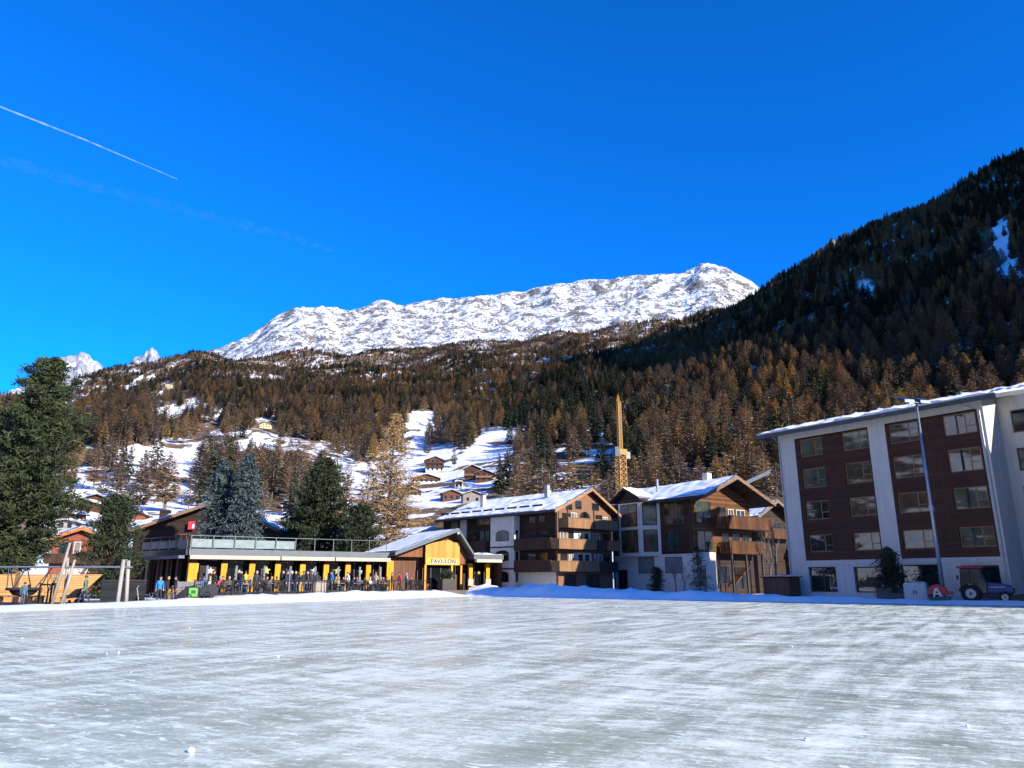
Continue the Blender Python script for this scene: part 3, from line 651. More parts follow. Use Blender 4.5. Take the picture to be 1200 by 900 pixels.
def gable_roof(parent, w_, d_, ze, zr, xr=None, of=1.0, ob=.5, ol=.8, orr=.8, th=.22, under=None, barge=None, snow=True, seed=0, fascia=None, top=None, snowth=.18):
    """roof over x 0..w, y 0..d, ridge along y at x=xr; returns the roof object"""
    xr = w_ / 2 if xr is None else xr
    sl, sr = (zr - ze) / xr, (zr - ze) / (w_ - xr)
    zl, zrr = ze - sl * ol, ze - sr * orr
    mb = MB(); mb.prism([(-ol, zl), (xr, zr), (w_ + orr, zrr), (w_ + orr, zrr + th), (xr, zr + th), (-ol, zl + th)], -of, d_ + ob)
    rf = mb.build('roof', top or under or DARKWOOD, parent)
    b = MB(); bw = .34
    for (xa, za, xb, zb) in ((-ol - .02, zl, xr, zr), (xr, zr, w_ + orr + .02, zrr)):
        b.add([(xa, -of - .06, za - .05), (xb, -of - .06, zb - .05), (xb, -of - .06, zb + th + .05), (xa, -of - .06, za + th + .05), (xa, -of - .004, za - .05), (xb, -of - .004, zb - .05), (xb, -of - .004, zb + th + .05), (xa, -of - .004, za + th + .05)], [(0, 1, 2, 3), (7, 6, 5, 4), (0, 4, 5, 1), (1, 5, 6, 2), (2, 6, 7, 3), (3, 7, 4, 0)])
    b.build('bargeboard', barge or BARGE, rf)
    g = MB(); g.tube([(-ol - .07, -of, zl + th * .5), (-ol - .07, d_ + ob, zl + th * .5)], .07, 6); g.tube([(w_ + orr + .07, -of, zrr + th * .5), (w_ + orr + .07, d_ + ob, zrr + th * .5)], .07, 6)
    g.build('gutter', GUTTER, rf)
    if snow:
        A, F = snow_slab(-of + .05, d_ + ob - .05, .02, xr + ol - .25, lambda u, v: (xr - v, u, zr + th - sl * v), snowth, seed)
        A2, F2 = snow_slab(-of + .05, d_ + ob - .05, .02, w_ - xr + orr - .25, lambda u, v: (xr + v, u, zr + th - sr * v), snowth, seed + 5)
        s = MB(); s.add(A, F); s.add(A2, F2); s.build('roof_snow', SNOW, rf, smooth=True)
    return rf
OLDRAIL_REF = [0]
def balcony(parent, x0, x1, depth, z0, h=1.05, side='F', rail=None, y=0.0, ends=True, posts=0, floor=.14):
    s = MB(); s.box(x0, x1, y - depth, y - .004, z0 - floor, z0); o = flip(s, side).build('balcony', DARKWOOD, parent)
    r = MB(); t = .05
    if rail is not None and rail is OLDRAIL_REF[0]:
        n_s = int((x1 - x0) / .17)
        for k_ in range(n_s): r.box(x0 + k_ * .17, x0 + k_ * .17 + .115, y - depth - t, y - depth, z0 - .1, z0 + h - .07)
        for k_ in range(int(depth / .17)): r.box(x0 - t, x0, y - .1 - k_ * .17 - .115, y - .1 - k_ * .17, z0 - .1, z0 + h - .07)
        flip(r, side).build('railing', rail, o); c = MB(); c.box(x0 - .09, x1 + .09, y - depth - t - .05, y - depth + .05, z0 + h - .068, z0 + h + .02); c.box(x0, x1, y - depth + .004, y - depth + .04, z0 + .1, z0 + .18); flip(c, side).build('handrail', DARKFRAME, o); return o
    r.box(x0, x1, y - depth - t, y - depth, z0 - .1, z0 + h - .07)
    if ends: r.box(x0 - t, x0, y - depth - t, y - .05, z0 - .1, z0 + h - .07); r.box(x1, x1 + t, y - depth - t, y - .05, z0 - .1, z0 + h - .07)
    flip(r, side).build('railing', rail or RAILWOOD, o)
    c = MB(); c.box(x0 - .09, x1 + .09, y - depth - t - .05, y - depth + .05, z0 + h - .068, z0 + h + .02); flip(c, side).build('handrail', FRAMEWOOD if (rail or RAILWOOD) is RAILWOOD else DARKFRAME, o)
    if posts:
        p = MB()
        for i in range(posts): xx = x0 + (x1 - x0) * i / max(1, posts - 1); p.box(xx - .07, xx + .07, y - depth - .16, y - depth - .05, z0 - .12, z0 + 2.3)
        flip(p, side).build('post', DARKFRAME, o)
    return o
def chimney(rf, x, y, z, w_=.5, h=1.2, m=None, cap=True):
    c = MB(); c.box(x - w_ / 2, x + w_ / 2, y - w_ / 2, y + w_ / 2, z, z + h); o = c.build('chimney', m or CREAM, rf)
    if cap: k = MB(); k.box(x - w_ * .65, x + w_ * .65, y - w_ * .65, y + w_ * .65, z + h + .12, z + h + .2); k.box(x - w_ * .3, x + w_ * .3, y - w_ * .3, y + w_ * .3, z + h, z + h + .12); k.build('chimney_cap', SLATE, o)
    return o
def rot_of(d): return math.atan2(d[1], d[0])

# ------------------------------------------------------------------ hotel on the right
hd = Vector((.58, -.815, 0)).normalized()
hotel = thing('hotel_building', 'white five storey hotel with red brown timber panels between its windows', 'hotel', (25.1, 68.9, 0), rot_of(hd))
PANELS = [(1.72, 8.78, 3.2, 14.15), (10.25, 17.42, 3.2, 14.15)]; WCOL = [(2.15, 4.43), (6.33, 8.66), (10.52, 12.92), (14.82, 17.24)]; WROW = [(3.92, 5.42), (6.72, 8.36), (9.52, 11.3), (12.36, 14.0)]
GF = [(1.85, 4.47, .55, 2.66), (6.08, 8.33, .55, 2.62), (10.03, 12.96, .1, 2.72), (14.6, 17.2, .3, 2.6)]
wl = wallgrid(0, 17.85, -.1, 14.75, PANELS + GF, 0, .35)
wl.box(.26, 17.58, .5, 5.4, -.1, 14.6); wl.box(0, .25, .354, 5.4, -.1, 14.75); wl.prismx([(.354, -.1), (11, -.1), (11, 16.9), (.354, 14.78)], 17.6, 17.85)
wl.box(17.854, 30, 2.6, 12, -.1, 15.1)
wl.build('wall', WHITE, hotel)
band = MB(); band.box(-.02, 17.87, -.045, -.003, 2.82, 3.1); band.build('storey_band', WHITE, hotel)
for i, (a, b, c, d) in enumerate(PANELS):
    pb = wallgrid(a + .003, b - .003, c + .003, d - .003, [(x0, x1, z0, z1) for x0, x1 in WCOL for z0, z1 in WROW], .05, .34)
    o = pb.build('timber_panel', REDWOOD, hotel)
    j = MB(); xc = [(4.43 + 6.33) / 2, (12.92 + 14.82) / 2][i]
    for xx in (xc - .35, xc + .35): j.box(xx - .012, xx + .012, .035, .049, c, d)
    j.build('panel_joint', DARKFRAME, o)
grs = [GLASS, GLASS, GREENGLASS, GLASS]
for ci_, (x0, x1) in enumerate(WCOL):
    for ri, (z0, z1) in enumerate(WROW):
        window(hotel, x0 + .09, x1 - .09, z0 + .09, z1 - .09, .2, 'F', FRAMEWOOD, (HGLASS, HGLASS2, HGLASS, HGLASS, HGLASS2)[(ci_ * 3 + ri * 2) % 5], (.68,), ((.68, 1, .36),), .09, STEEL)
for x0, x1, z0, z1 in GF:
    window(hotel, x0 + .1, x1 - .1, z0 + .1, z1 - .1, .25, 'F', DARKFRAME, HGLASS, (.5,) if x1 - x0 > 2.5 else (), (), .1)
for k, z in enumerate((3.7, 6.7, 9.55, 12.45)):
    window(hotel, 18.8, 21.2, z, z + 1.5, 2.55, 'F', DARKFRAME, GLASS, (.68,), (), .1)
sl_ = .21; mb = MB(); mb.prismx([(-.95, 14.62), (4.4, 14.62 + 5.35 * sl_), (5.9, 15.0), (5.9, 15.28), (4.4, 14.9 + 5.35 * sl_), (-.95, 14.9)], -1.7, 19.2)
mb.prismx([(5.904, 14.62 + 5.35 * sl_), (4.404, 14.62 + 5.35 * sl_), (11.5, 14.62 + 12.45 * sl_), (11.5, 14.9 + 12.45 * sl_), (4.404, 14.9 + 5.35 * sl_)], 9, 19.2)
rf = mb.build('roof', WHITE, hotel)
e = MB(); e.box(-1.75, 19.25, -1.12, -.954, 14.5, 14.82); e.box(-1.78, -1.704, -1.0, 6, 14.55, 14.85); e.build('gutter', SLATE, rf)
A, F = snow_slab(9.05, 19.15, .0, 7.0, lambda u, v: (u, 11.45 - v, 14.905 + (12.4 - v) * sl_), .3, 6, .45, .03); s = MB(); s.add(A, F); s.build('roof_snow', SNOW, rf, smooth=True)
A, F = snow_slab(-1.65, 19.15, .03, 5.3, lambda u, v: (u, 4.4 - v, 14.905 + (5.35 - v) * sl_), .3, 4, .45, .03); s = MB(); s.add(A, F); s.build('roof_snow', SNOW, rf, smooth=True)
vb = MB(); vb.prismx([(-1.1, 14.45), (11.5, 14.45 + 12.6 * sl_), (11.5, 14.78 + 12.6 * sl_), (-1.1, 14.78)], 19.204, 19.29); vb.build('verge_board', ZINC, rf)
dp = MB()
dp.tube([(.12, -1.0, 14.55), (.12, -.1, 13.9), (.12, -.1, 0)], .055, 8); dp.build('downpipe', STEEL, hotel)
dp = MB(); dp.tube([(16.7, -1.0, 14.55), (17.62, -.1, 13.95), (17.62, -.1, 0)], .055, 8); dp.build('downpipe', STEEL, hotel)
v_ = MB(); v_.box(14.6, 15.0, 3.6, 4.0, 15.8, 16.5); v_.build('roof_vent', ZINC, rf)

b = MB(); p0 = E1 + dr * 58; fo_ = Vector((-dr.y, dr.x, 0)); cs = lambda a0, a1, o0, o1: [E1 + dr * a + fo_ * c_ for a, c_ in ((a0, o0), (a1, o0), (a1, o1), (a0, o1))]
loc_ = lambda p: ((p.x - 25.1) * hd.x + (p.y - 68.9) * hd.y, -(p.x - 25.1) * hd.y + (p.y - 68.9) * hd.x)
b.prismz([loc_(p) for p in cs(52, 76, -6.6, -1.0)], -.1, 19.6); b.prismz([loc_(p) for p in cs(52.004, 76, -.996, 4.0)], -.1, 16.5); b.build('shadow_block', WHITE, hotel)  # unseen stepped block added beside the hotel to shade the snow bank

# ------------------------------------------------------------------ chalet with three balconies (behind the pavilion)
d1 = Vector((.72, .69, 0)).normalized(); O1 = Vector((5.3, 88, 0))
ch1 = thing('chalet_hotel', 'long dark timber chalet hotel with three lit balconies below its honey coloured gable', 'chalet', (O1.x * .92, O1.y * .92, .128), rot_of(d1)); ch1.scale = (.92,) * 3
W1, D1, ZE, ZR, XR = 10.0, 21, 9.7, 12.15, 5.5
b = MB(); b.prism([(0, 0), (W1, 0), (W1, ZE), (XR, ZR), (0, ZE)], 0, .3); b.build('gable_wall', basic('gable_boards', (.24, .115, .055), (.14, .065, .035), .75, 2, (6, 6, 1), .2), ch1)
b = MB(); b.box(0, .3, .304, D1, 3.0, ZE - .05); b.box(W1 - .3, W1, .304, D1, 0, ZE - .05); b.prism([(0, 0), (W1, 0), (W1, ZE), (XR, ZR), (0, ZE)], D1, D1 + .3); b.build('timber_wall', DARKWOOD, ch1)
b = MB(); b.box(-.02, .3, .304, D1, 0, 2.99); b.build('base_wall', CREAM, ch1)
b = MB(); b.box(.3, W1 - .3, .304, D1, 0, 9.5); b.build('core', DARKWOOD, ch1)
b = MB(); b.box(-.95, -.004, 6.3, 10.6, 0, 9.15); bay = b.build('plaster_bay', CREAM, ch1)
b = MB()
for z in (5.35, 2.75): b.box(-1.0, -.96, 6.25, 10.65, z, z + .18); b.box(-1.0, .0, 6.25, 6.296, z, z + .18)
b.build('moulding', DARKFRAME, bay)
for z in (6.25, 3.85, 1.35): window(bay, 7.3, 9.5, z, z + 1.15, -.97, 'L', DARKFRAME, PALEGLASS if z > 6 else GLASS, (.5,), (), .07, None, 'window', .28)
for z in (6.3, 3.8, 1.3):
    wb = MB(); x0, x1 = -.7, -.3; wb.box(x0, x1, 6.29, 6.298, z, z + 1.1); wb.build('side_window', GLASS, bay)
rf1 = gable_roof(ch1, W1, D1, ZE, ZR, XR, .9, .6, 1.3, .9, .25, DARKWOOD, BARGE, True, 21)
chimney(rf1, 3.2, 4.6, 11.6, .5, 1.5, basic('chimney_block', (.36, .33, .29), None, .9)); chimney(rf1, 2.2, 15.6, 11.0, .55, 1.6, CREAM); chimney(rf1, 8.0, 9, 11.0, .6, 2.2, CREAM)
gd = MB()
for k in range(9): yy = 1.5 + k * 2.2; gd.bar((-.9, yy, 9.95 + .2), (-.9, yy + 1.7, 9.95 + .2), .04, .22)
gd.build('snow_guard', DARKFRAME, rf1)
# windows and balconies of the gable
for z in (8.6,): pass
for x0, x1, z0, z1, gm in ((.9, 2.3, 7.6, 9.2, GLASS), (2.5, 3.4, 7.6, 9.3, PALEGLASS), (7.0, 8.2, 7.6, 9.3, GLASS), (8.4, 9.3, 7.6, 9.1, PALEGLASS),
                       (.5, 1.6, 5.1, 7.0, PALEGLASS), (2.0, 2.7, 5.1, 7.0, GLASS), (3.6, 4.4, 5.1, 6.9, PALEGLASS), (4.9, 5.4, 5.1, 6.9, GLASS), (6.4, 7.6, 5.1, 7.0, PALEGLASS), (8.3, 9.4, 5.1, 7.0, GLASS),
                       (.5, 1.6, 2.6, 4.5, GLASS), (2.0, 2.7, 2.6, 4.5, PALEGLASS), (3.7, 4.3, 2.6, 4.4, GLASS), (4.9, 5.5, 2.6, 4.4, GLASS), (6.6, 8.0, 2.6, 4.5, PALEGLASS), (8.3, 9.4, 2.6, 4.5, GLASS), (1, 3, .3, 2.1, GLASS), (5, 7.4, .3, 2.1, GLASS)):
    window(ch1, x0, x1, z0, z1, -.02, 'F', WHITEFRAME if gm is PALEGLASS else DARKFRAME, gm, (.5,), (), .06)
window(ch1, 4.0, 5.9, 7.6, 9.55, -.02, 'F', DARKFRAME, GLASS, (.5,), (), .08, None, 'arched_door', .7)
for x0, z0, x1, z1 in ((3.3, 9.9, 4.3, 10.8), (1.6, 9.7, 2.6, 10.3), (6.4, 9.9, 7.6, 10.7)): window(ch1, x0, x1, z0, z1, -.02, 'F', DARKFRAME, GLASS, (), (), .06)
ps = MB()
for z0, z1 in ((5.0, 7.2), (2.5, 4.7)): ps.box(2.9, 6.0, -.015, -.004, z0, z1)
ps.build('plaster_strip', CREAM, ch1)
balcony(ch1, .3, 9.7, 1.3, 7.55, 1.08, posts=3); balcony(ch1, -1.1, 5.4, 1.3, 5.1, 1.08); balcony(ch1, 5.5, 7.9, .9, 5.1, 1.08, rail=DARKRAIL); balcony(ch1, 8.0, 9.9, 1.3, 5.1, 1.08)
balcony(ch1, -1.1, 5.8, 1.3, 2.58, 1.08); balcony(ch1, 6.0, 9.9, .9, 2.58, 1.08, rail=DARKRAIL)
balcony(ch1, .1, 6.1, 1.1, 5.1, 1.2, 'L', DARKRAIL); balcony(ch1, .1, 6.1, 1.1, 2.56, 1.2, 'L', DARKRAIL); balcony(ch1, 11.4, 17.6, 1.1, 4.9, 1.4, 'L', DARKRAIL)
for x0, x1, z0, z1, gm in ((11.7, 14.1, 8.45, 9.2, PALEGLASS), (11.9, 12.6, 6.3, 7.6, PALEGLASS), (12.9, 13.6, 6.3, 7.6, PALEGLASS), (14.4, 15.2, 6.3, 7.6, GLASS), (15.5, 16.1, 6.3, 7.6, GLASS), (2.0, 2.9, 8.3, 9.2, GLASS), (3.6, 4.5, 8.3, 9.2, GLASS), (1.6, 2.8, 5.2, 7.1, GLASS), (3.6, 4.8, 5.2, 7.1, GLASS), (1.6, 2.8, 2.7, 4.6, GLASS), (3.6, 4.8, 2.7, 4.6, GLASS), (18.2, 19.6, 8.3, 9.2, PALEGLASS)):
    window(ch1, x0, x1, z0, z1, -.02, 'L', DARKFRAME, gm, (.5,), (), .06)
ps = MB(); ps.box(-.1, -.004, 16.3, 17.6, 3.0, 9.3); ps.build('plaster_pier', CREAM, ch1)

# ------------------------------------------------------------------ stone based chalet with the bay window
d2 = Vector((.82, .575, 0)).normalized(); O2 = Vector((19.6, 81, 0))
ch2 = thing('timber_chalet', 'red brown timber chalet on a cream plaster base with a grey corner bay window', 'chalet', tuple(O2), rot_of(d2))
W2, D2, ZE, ZR, XR = 9.6, 12.6, 10.3, 12.35, 4.7
b = MB(); b.box(3.204, W2, .0, .3, 0, 4.45); b.build('shade_dark_base', DARKWOOD, ch2)  # right part of the base in dark boards, shade put into the colour
b = MB(); b.box(0, 3.2, -.02, .3, 0, 4.45); b.box(-.02, .3, .304, D2, 0, 4.3); b.box(W2 - .3, W2, .304, D2, 0, 4.3); b.build('plaster_base', CREAM, ch2)
b = MB(); b.prism([(0, 4.454), (W2, 4.454), (W2, ZE), (XR, ZR), (0, ZE)], 0, .3); b.build('gable_wall', OLDWOOD, ch2)
b = MB(); b.box(0, .3, .304, D2, 4.304, ZE); b.box(W2 - .3, W2, .304, D2, 4.304, ZE); b.prism([(0, 0), (W2, 0), (W2, ZE), (XR, ZR), (0, ZE)], D2, D2 + .3); b.build('timber_wall', LOGWOOD, ch2)
b = MB(); b.box(.3, W2 - .3, .304, D2, 0, ZE - .2); b.build('core', DARKWOOD, ch2)
rf2 = gable_roof(ch2, W2, D2, ZE, ZR, XR, 2.5, .6, .9, 1.5, .3, DARKWOOD, boards('aged_bargeboard', (.12, .07, .04), (.24, .15, .085), .16, 'z', .7), True, 33)
c = chimney(rf2, 5.6, 2.5, 12.1, .75, 1.5, CREAM); chimney(rf2, 2.0, 7, 11.4, .22, 1.7, STEEL, False)
# the grey bay
b = MB(); b.prismz([(-.004, 4.9), (-.004, 10.6), (-1.15, 10.5), (-1.15, 7.0)], 4.15, 10.25); bay = b.build('corner_bay', basic('bay_render', (.58, .54, .47), (.48, .45, .40), .85, 1.2), ch2)
for z0, z1 in ((7.6, 10.0), (4.65, 7.05)):
    window(bay, 7.45, 9.95, z0, z1, -1.17, 'L', DARKFRAME, glass('amber_reflecting_glass', (.05, .028, .014), (.16, .10, .055)), (.55,), ((0, .55, .62),), .1)
    wn = MB(); p, q = Vector((-.15, 5.17)), Vector((-1.0, 6.73)); dd = (q - p).normalized(); nn = Vector((-dd.y, dd.x)); nn = -nn if nn.y > 0 else nn
    f3 = lambda s_, o_, z: (p.x + dd.x * s_ + nn.x * o_, p.y + dd.y * s_ + nn.y * o_, z); L = (q - p).length
    wn.add([f3(.15, .01, z0), f3(L - .15, .01, z0), f3(L - .15, .01, z1), f3(.15, .01, z1)], [(0, 1, 2, 3)]); o = wn.build('window', GREENGLASS, bay)
    fr_ = MB(); fr_.bar(f3(.1, .02, z0), f3(.1, .02, z1), .08, .08); fr_.bar(f3(L - .1, .02, z0), f3(L - .1, .02, z1), .08, .08); fr_.bar(f3(.1, .02, z0), f3(L - .1, .02, z0), .08, .08); fr_.bar(f3(.1, .02, z1), f3(L - .1, .02, z1), .08, .08); fr_.build('frame', DARKFRAME, o)
# little gable over the bay
gbm = MB()
for sgn in (-1, 1): gbm.add([(-1.9, 8.75, 11.75), (1.5, 8.75, 11.75), (1.5, 8.75 + sgn * 2.6, 10.35), (-1.9, 8.75 + sgn * 2.6, 10.35), (-1.9, 8.75, 12.0), (1.5, 8.75, 12.0), (1.5, 8.75 + sgn * 2.6, 10.6), (-1.9, 8.75 + sgn * 2.6, 10.6)], [(0, 1, 2, 3), (7, 6, 5, 4), (0, 4, 5, 1), (1, 5, 6, 2), (2, 6, 7, 3), (3, 7, 4, 0)])
gbm.prismx([(6.8, 10.256), (10.7, 10.256), (8.75, 11.7)], -1.1, -.6); bg_ = gbm.build('bay_roof', DARKWOOD, ch2)
for sgn in (-1, 1):
    A, F = snow_slab(-1.85, 1.2, .03, 2.45, lambda u, v: (u, 8.75 + sgn * v, 12.005 - v * .54), .16, 44 + sgn, .3); s = MB(); s.add(A, F); s.build('roof_snow', SNOW, bg_, smooth=True)
for x0, x1, z0, z1, gm in ((1.3, 4.15, 7.55, 9.95, GREENGLASS), (1.9, 4.15, 4.7, 6.85, GREENGLASS)): window(ch2, x0, x1, z0, z1, -.03, 'L', DARKFRAME, gm, (.5,), (), .09)
for x0, x1, z0, z1 in ((2.0, 4.3, 2.35, 3.9), (6.2, 8.5, 2.35, 3.95)):
    window(ch2, x0, x1, z0, z1, -.06, 'L', DARKFRAME, basic('grey_shutter', (.20, .20, .21), (.16, .16, .17), .6, 5), (), (), .08)
window(ch2, 10.6, 11.9, .3, 2.6, -.05, 'L', DARKFRAME, GLASS, (.5,), (), .1, None, 'door')
dw = MB(); dw.tube([(-.95, .4, 10.2), (-.12, .4, 9.4), (-.12, .4, 4.6)], .05, 6); dw.build('downpipe', GUTTER, ch2)
for z0, z1 in ((7.65, 9.9), (4.7, 6.65)): window(ch2, .45, 2.8, z0, z1, -.03, 'F', OLDWOOD, GREENGLASS, (.5,), (), .12)
for x0, x1, z0, z1 in ((4.3, 5.3, 7.1, 9.4), (5.8, 6.6, 7.1, 9.2), (7.2, 8.6, 7.1, 9.2), (4.5, 5.6, 4.5, 6.5), (6.2, 7.4, 4.5, 6.5), (8.0, 9.0, 4.5, 6.4), (.6, 1.3, 1.0, 2.6), (3.6, 5.2, 1.2, 3.0), (6.0, 8.2, .6, 2.9)):
    window(ch2, x0, x1, z0, z1, -.05, 'F', WHITEFRAME if x0 in (5.8, 7.2) else DARKFRAME, GLASS, (.5,), (), .07)
OLDRAIL = boards('aged_larch_pickets', (.07, .03, .015), (.20, .085, .035), .16, 'xy', .7, .26)
OLDRAIL_REF[0] = OLDRAIL; balcony(ch2, 3.5, 11.4, 1.9, 7.05, 1.3, rail=OLDRAIL, posts=0); balcony(ch2, 3.8, 9.6, 1.7, 4.4, 1.25, rail=OLDRAIL)
ps = MB()
for xx in (4.0, 6.4, 9.2): ps.box(xx - .09, xx + .09, -1.6, -1.42, 0, 4.25)
ps.build('balcony_post', DARKFRAME, ch2)
lf = MB(); lf.bar((5.1, -.4, 1.2), (7.6, -.4, 2.9), 1.2, .12); lf.build('stair_side', OLDRAIL, ch2)

# ------------------------------------------------------------------ chalets half hidden behind it
d3 = Vector((.85, .53, 0)).normalized()
ch3 = thing('timber_chalet', 'small brown gabled chalet half hidden behind the stone based one', 'chalet', (30.2, 93.5, 0), rot_of(d3))
b = MB(); b.prism([(0, 0), (6, 0), (6, 9.3), (3, 11), (0, 9.3)], 0, 9); b.build('wall', DARKWOOD, ch3)  # dark boards carry the hotel's shadow in their colour
gable_roof(ch3, 6, 9, 9.3, 11.0, 3, 1.4, .3, 1.0, 1.0, .28, DARKWOOD, basic('grey_brown_barge', (.19, .13, .09), None, .8), True, 50); balcony(ch3, .3, 5.8, 1.2, 6.6, 1.1, rail=OLDRAIL)
window(ch3, 1.2, 2.4, 6.7, 8.6, -.02, 'F', DARKFRAME, GLASS, (.5,)); window(ch3, 3.4, 4.8, 6.7, 8.6, -.02, 'F', DARKFRAME, GLASS, (.5,))
hb = thing('house', 'white rendered house with snowy lean-to roofs squeezed between chalet and hotel', 'house', (36.3, 98, 0), rot_of(d3))
b = MB(); b.box(-1.5, 5, 0, 7, 0, 7.9); b.build('wall', WHITE, hb); b = MB(); b.box(-2, 5.4, -3.2, -.004, 5.0, 5.25); b.box(-2, 5.4, -.7, 7.4, 7.9, 8.15); rf = b.build('roof', DARKWOOD, hb)
A, F = snow_slab(-1.9, 5.3, 0, 2.9, lambda u, v: (u, -3.0 + v, 5.26), .7, 61); s = MB(); s.add(A, F); A, F = snow_slab(-1.9, 5.3, 0, 7.6, lambda u, v: (u, -.5 + v, 8.16), .5, 62); s.add(A, F); s.build('roof_snow', SNOW, rf, smooth=True)
window(hb, .6, 1.6, 5.9, 7.1, -.02, 'F', DARKFRAME, GLASS, (.5,)); window(hb, 2.6, 3.4, 1.9, 3.5, -.02, 'F', DARKFRAME, GLASS)
b = MB(); b.box(-1.8, 5.2, -3.0, -2.8, 0, 4.9); b.build('lower_wall', CONCRETE, hb)
ch5 = thing('construction_building', 'dark building site block with stacked balconies and a sloping roof edge above the chalets', 'building', (38.0, 122, 0), rot_of(d3))
b = MB(); b.box(-1, 10, 0, 10, 0, 15.2); b.build('wall', DARKWOOD, ch5)
for k, z in enumerate((5.2, 8.4, 11.6)): balcony(ch5, 1.0, 9.6, 1.4, z, 1.0, rail=DARKRAIL); window(ch5, 2, 4, z + .1, z + 2.3, -.02, 'F', WHITEFRAME, PALEGLASS, (.5,)); window(ch5, 5.5, 8, z + .1, z + 2.3, -.02, 'F', WHITEFRAME, GLASS, (.5,))
b = MB(); b.bar((-4.6, -1.2, 15.2), (5.4, -1.2, 19.0), .4, .4); b.bar((-4.4, -1.2, 15.6), (5.6, -1.2, 19.4), .5, .2, 0); rf = b.build('roof_edge', ZINC, ch5)
A, F = snow_slab(-4.4, .5, 0, 6, lambda u, v: (u, -.9 + v, 15.2 + (u + 4.4) * .38), .35, 71); s = MB(); s.add(A, F); s.build('roof_snow', SNOW, rf, smooth=True)
sh = thing('garden_shed', 'low brown shed with a snowy lid against the white hotel corner', 'shed', (22.6, 67.6, 0), rot_of(hd))
b = MB(); b.box(-.4, 2.1, 0, 1.6, 0, 1.75); b.build('wall', boards('shed_boards', (.10, .045, .028), (.17, .075, .045), .2, 'xy'), sh); b = MB(); b.box(-.6, 2.3, -.2, 1.8, 1.755, 1.85); rf = b.build('roof', DARKWOOD, sh)
A, F = snow_slab(-.55, 2.25, 0, 1.9, lambda u, v: (u, -.15 + v, 1.855), .1, 73); s = MB(); s.add(A, F); s.build('roof_snow', SNOW, rf, smooth=True)
# ------------------------------------------------------------------ the pavilion restaurant
YEL = boards('yellow_boards', (.52, .23, .012), (.66, .33, .02), .14, 'xy', .6, .06)
YELF = basic('yellow_board_face', (.66, .32, .018), (.55, .25, .012), .55, 2)
HONEY = boards('honey_vertical_boards', (.36, .17, .03), (.60, .32, .07), .17, 'xy', .65, .16)
REDVERT = boards('red_brown_vertical_boards', (.13, .048, .02), (.28, .105, .04), .16, 'xy', .65, .12)
BROWNV = boards('brown_vertical_boards', (.085, .038, .024), (.17, .07, .04), .16, 'xy', .65, .12)
AWN = basic('cream_awning', (.52, .42, .32), (.46, .36, .27), .8, 2)
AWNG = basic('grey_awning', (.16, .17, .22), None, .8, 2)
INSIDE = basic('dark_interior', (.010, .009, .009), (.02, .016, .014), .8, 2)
DECK = boards('terrace_deck', (.10, .08, .065), (.18, .15, .125), .14, 'xy', .8)
RAILGLASS = basic('frosted_balustrade_glass', (.26, .31, .30), (.18, .22, .22), .15, 2)
PGLASS = glass('restaurant_glass', (.003, .004, .006), (.010, .011, .013), .08, 1.25)
TZ = .5
pd = Vector((.83, .55, 0)).normalized(); OP = Vector((-29, 68, 0)); PROT = rot_of(pd)
def pav(x, y, z=0): return OP + pd * x + Vector((-pd.y, pd.x, 0)) * y + Vector((0, 0, z))
pv = thing('pavilion_restaurant', 'low restaurant pavilion with yellow pillars, roof terrace and a yellow gabled entrance', 'restaurant', tuple(OP), PROT)
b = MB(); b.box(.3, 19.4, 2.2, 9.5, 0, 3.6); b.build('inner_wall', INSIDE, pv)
b = MB(); b.box(0, 19.55, -.25, 9.5, 3.72, 4.28); b.build('roof', ZINC, pv)
b = MB()
for x0, x1 in ((.02, 8.0), (8.12, 13.35), (13.47, 19.3)): b.box(x0, x1, -.85, -.256, 3.36, 3.70)
b.build('awning', AWN, pv)
for i, x in enumerate((.55, 3.2, 5.7, 8.1, 10.5, 12.85, 15.1, 17.3)):
    w_ = .42 if i == 0 else .26
    b = MB(); b.box(x - w_, x + w_, .0, .35, TZ, 3.0); o = b.build('pillar', YEL, pv)
    b = MB(); b.box(x - w_ * .75, x + w_ * .75, .02, .33, 3.004, 3.7); b.build('pillar_head', BROWNV, o)
b = MB(); b.add([(19.3, -.02, TZ), (20.05, -.02, TZ), (20.05, .3, TZ), (19.3, .3, TZ), (19.3, -.02, 3.68), (20.05, -.02, 3.4), (20.05, .3, 3.4), (19.3, .3, 3.68)], [(3, 2, 1, 0), (4, 5, 6, 7), (0, 1, 5, 4), (1, 2, 6, 5), (2, 3, 7, 6), (3, 0, 4, 7)]); b.build('pillar', YEL, pv)
xs = [0, 3.2, 5.7, 8.1, 10.5, 12.85, 15.1, 17.3, 19.3]
for i in range(8):
    window(pv, xs[i] + .4, xs[i + 1] - .35, TZ + .05, 3.45, 1.2, 'F', DARKFRAME, PGLASS, (.5,), (), .08)
for x in (1.4, 3.9, 6.4, 8.8, 11.2, 13.5, 15.7, 17.9):
    b = MB(); b.tube([(x, -1.6, TZ), (x, -1.6, 2.8)], .11, 8); b.build('parasol_pole', STEEL, pv)
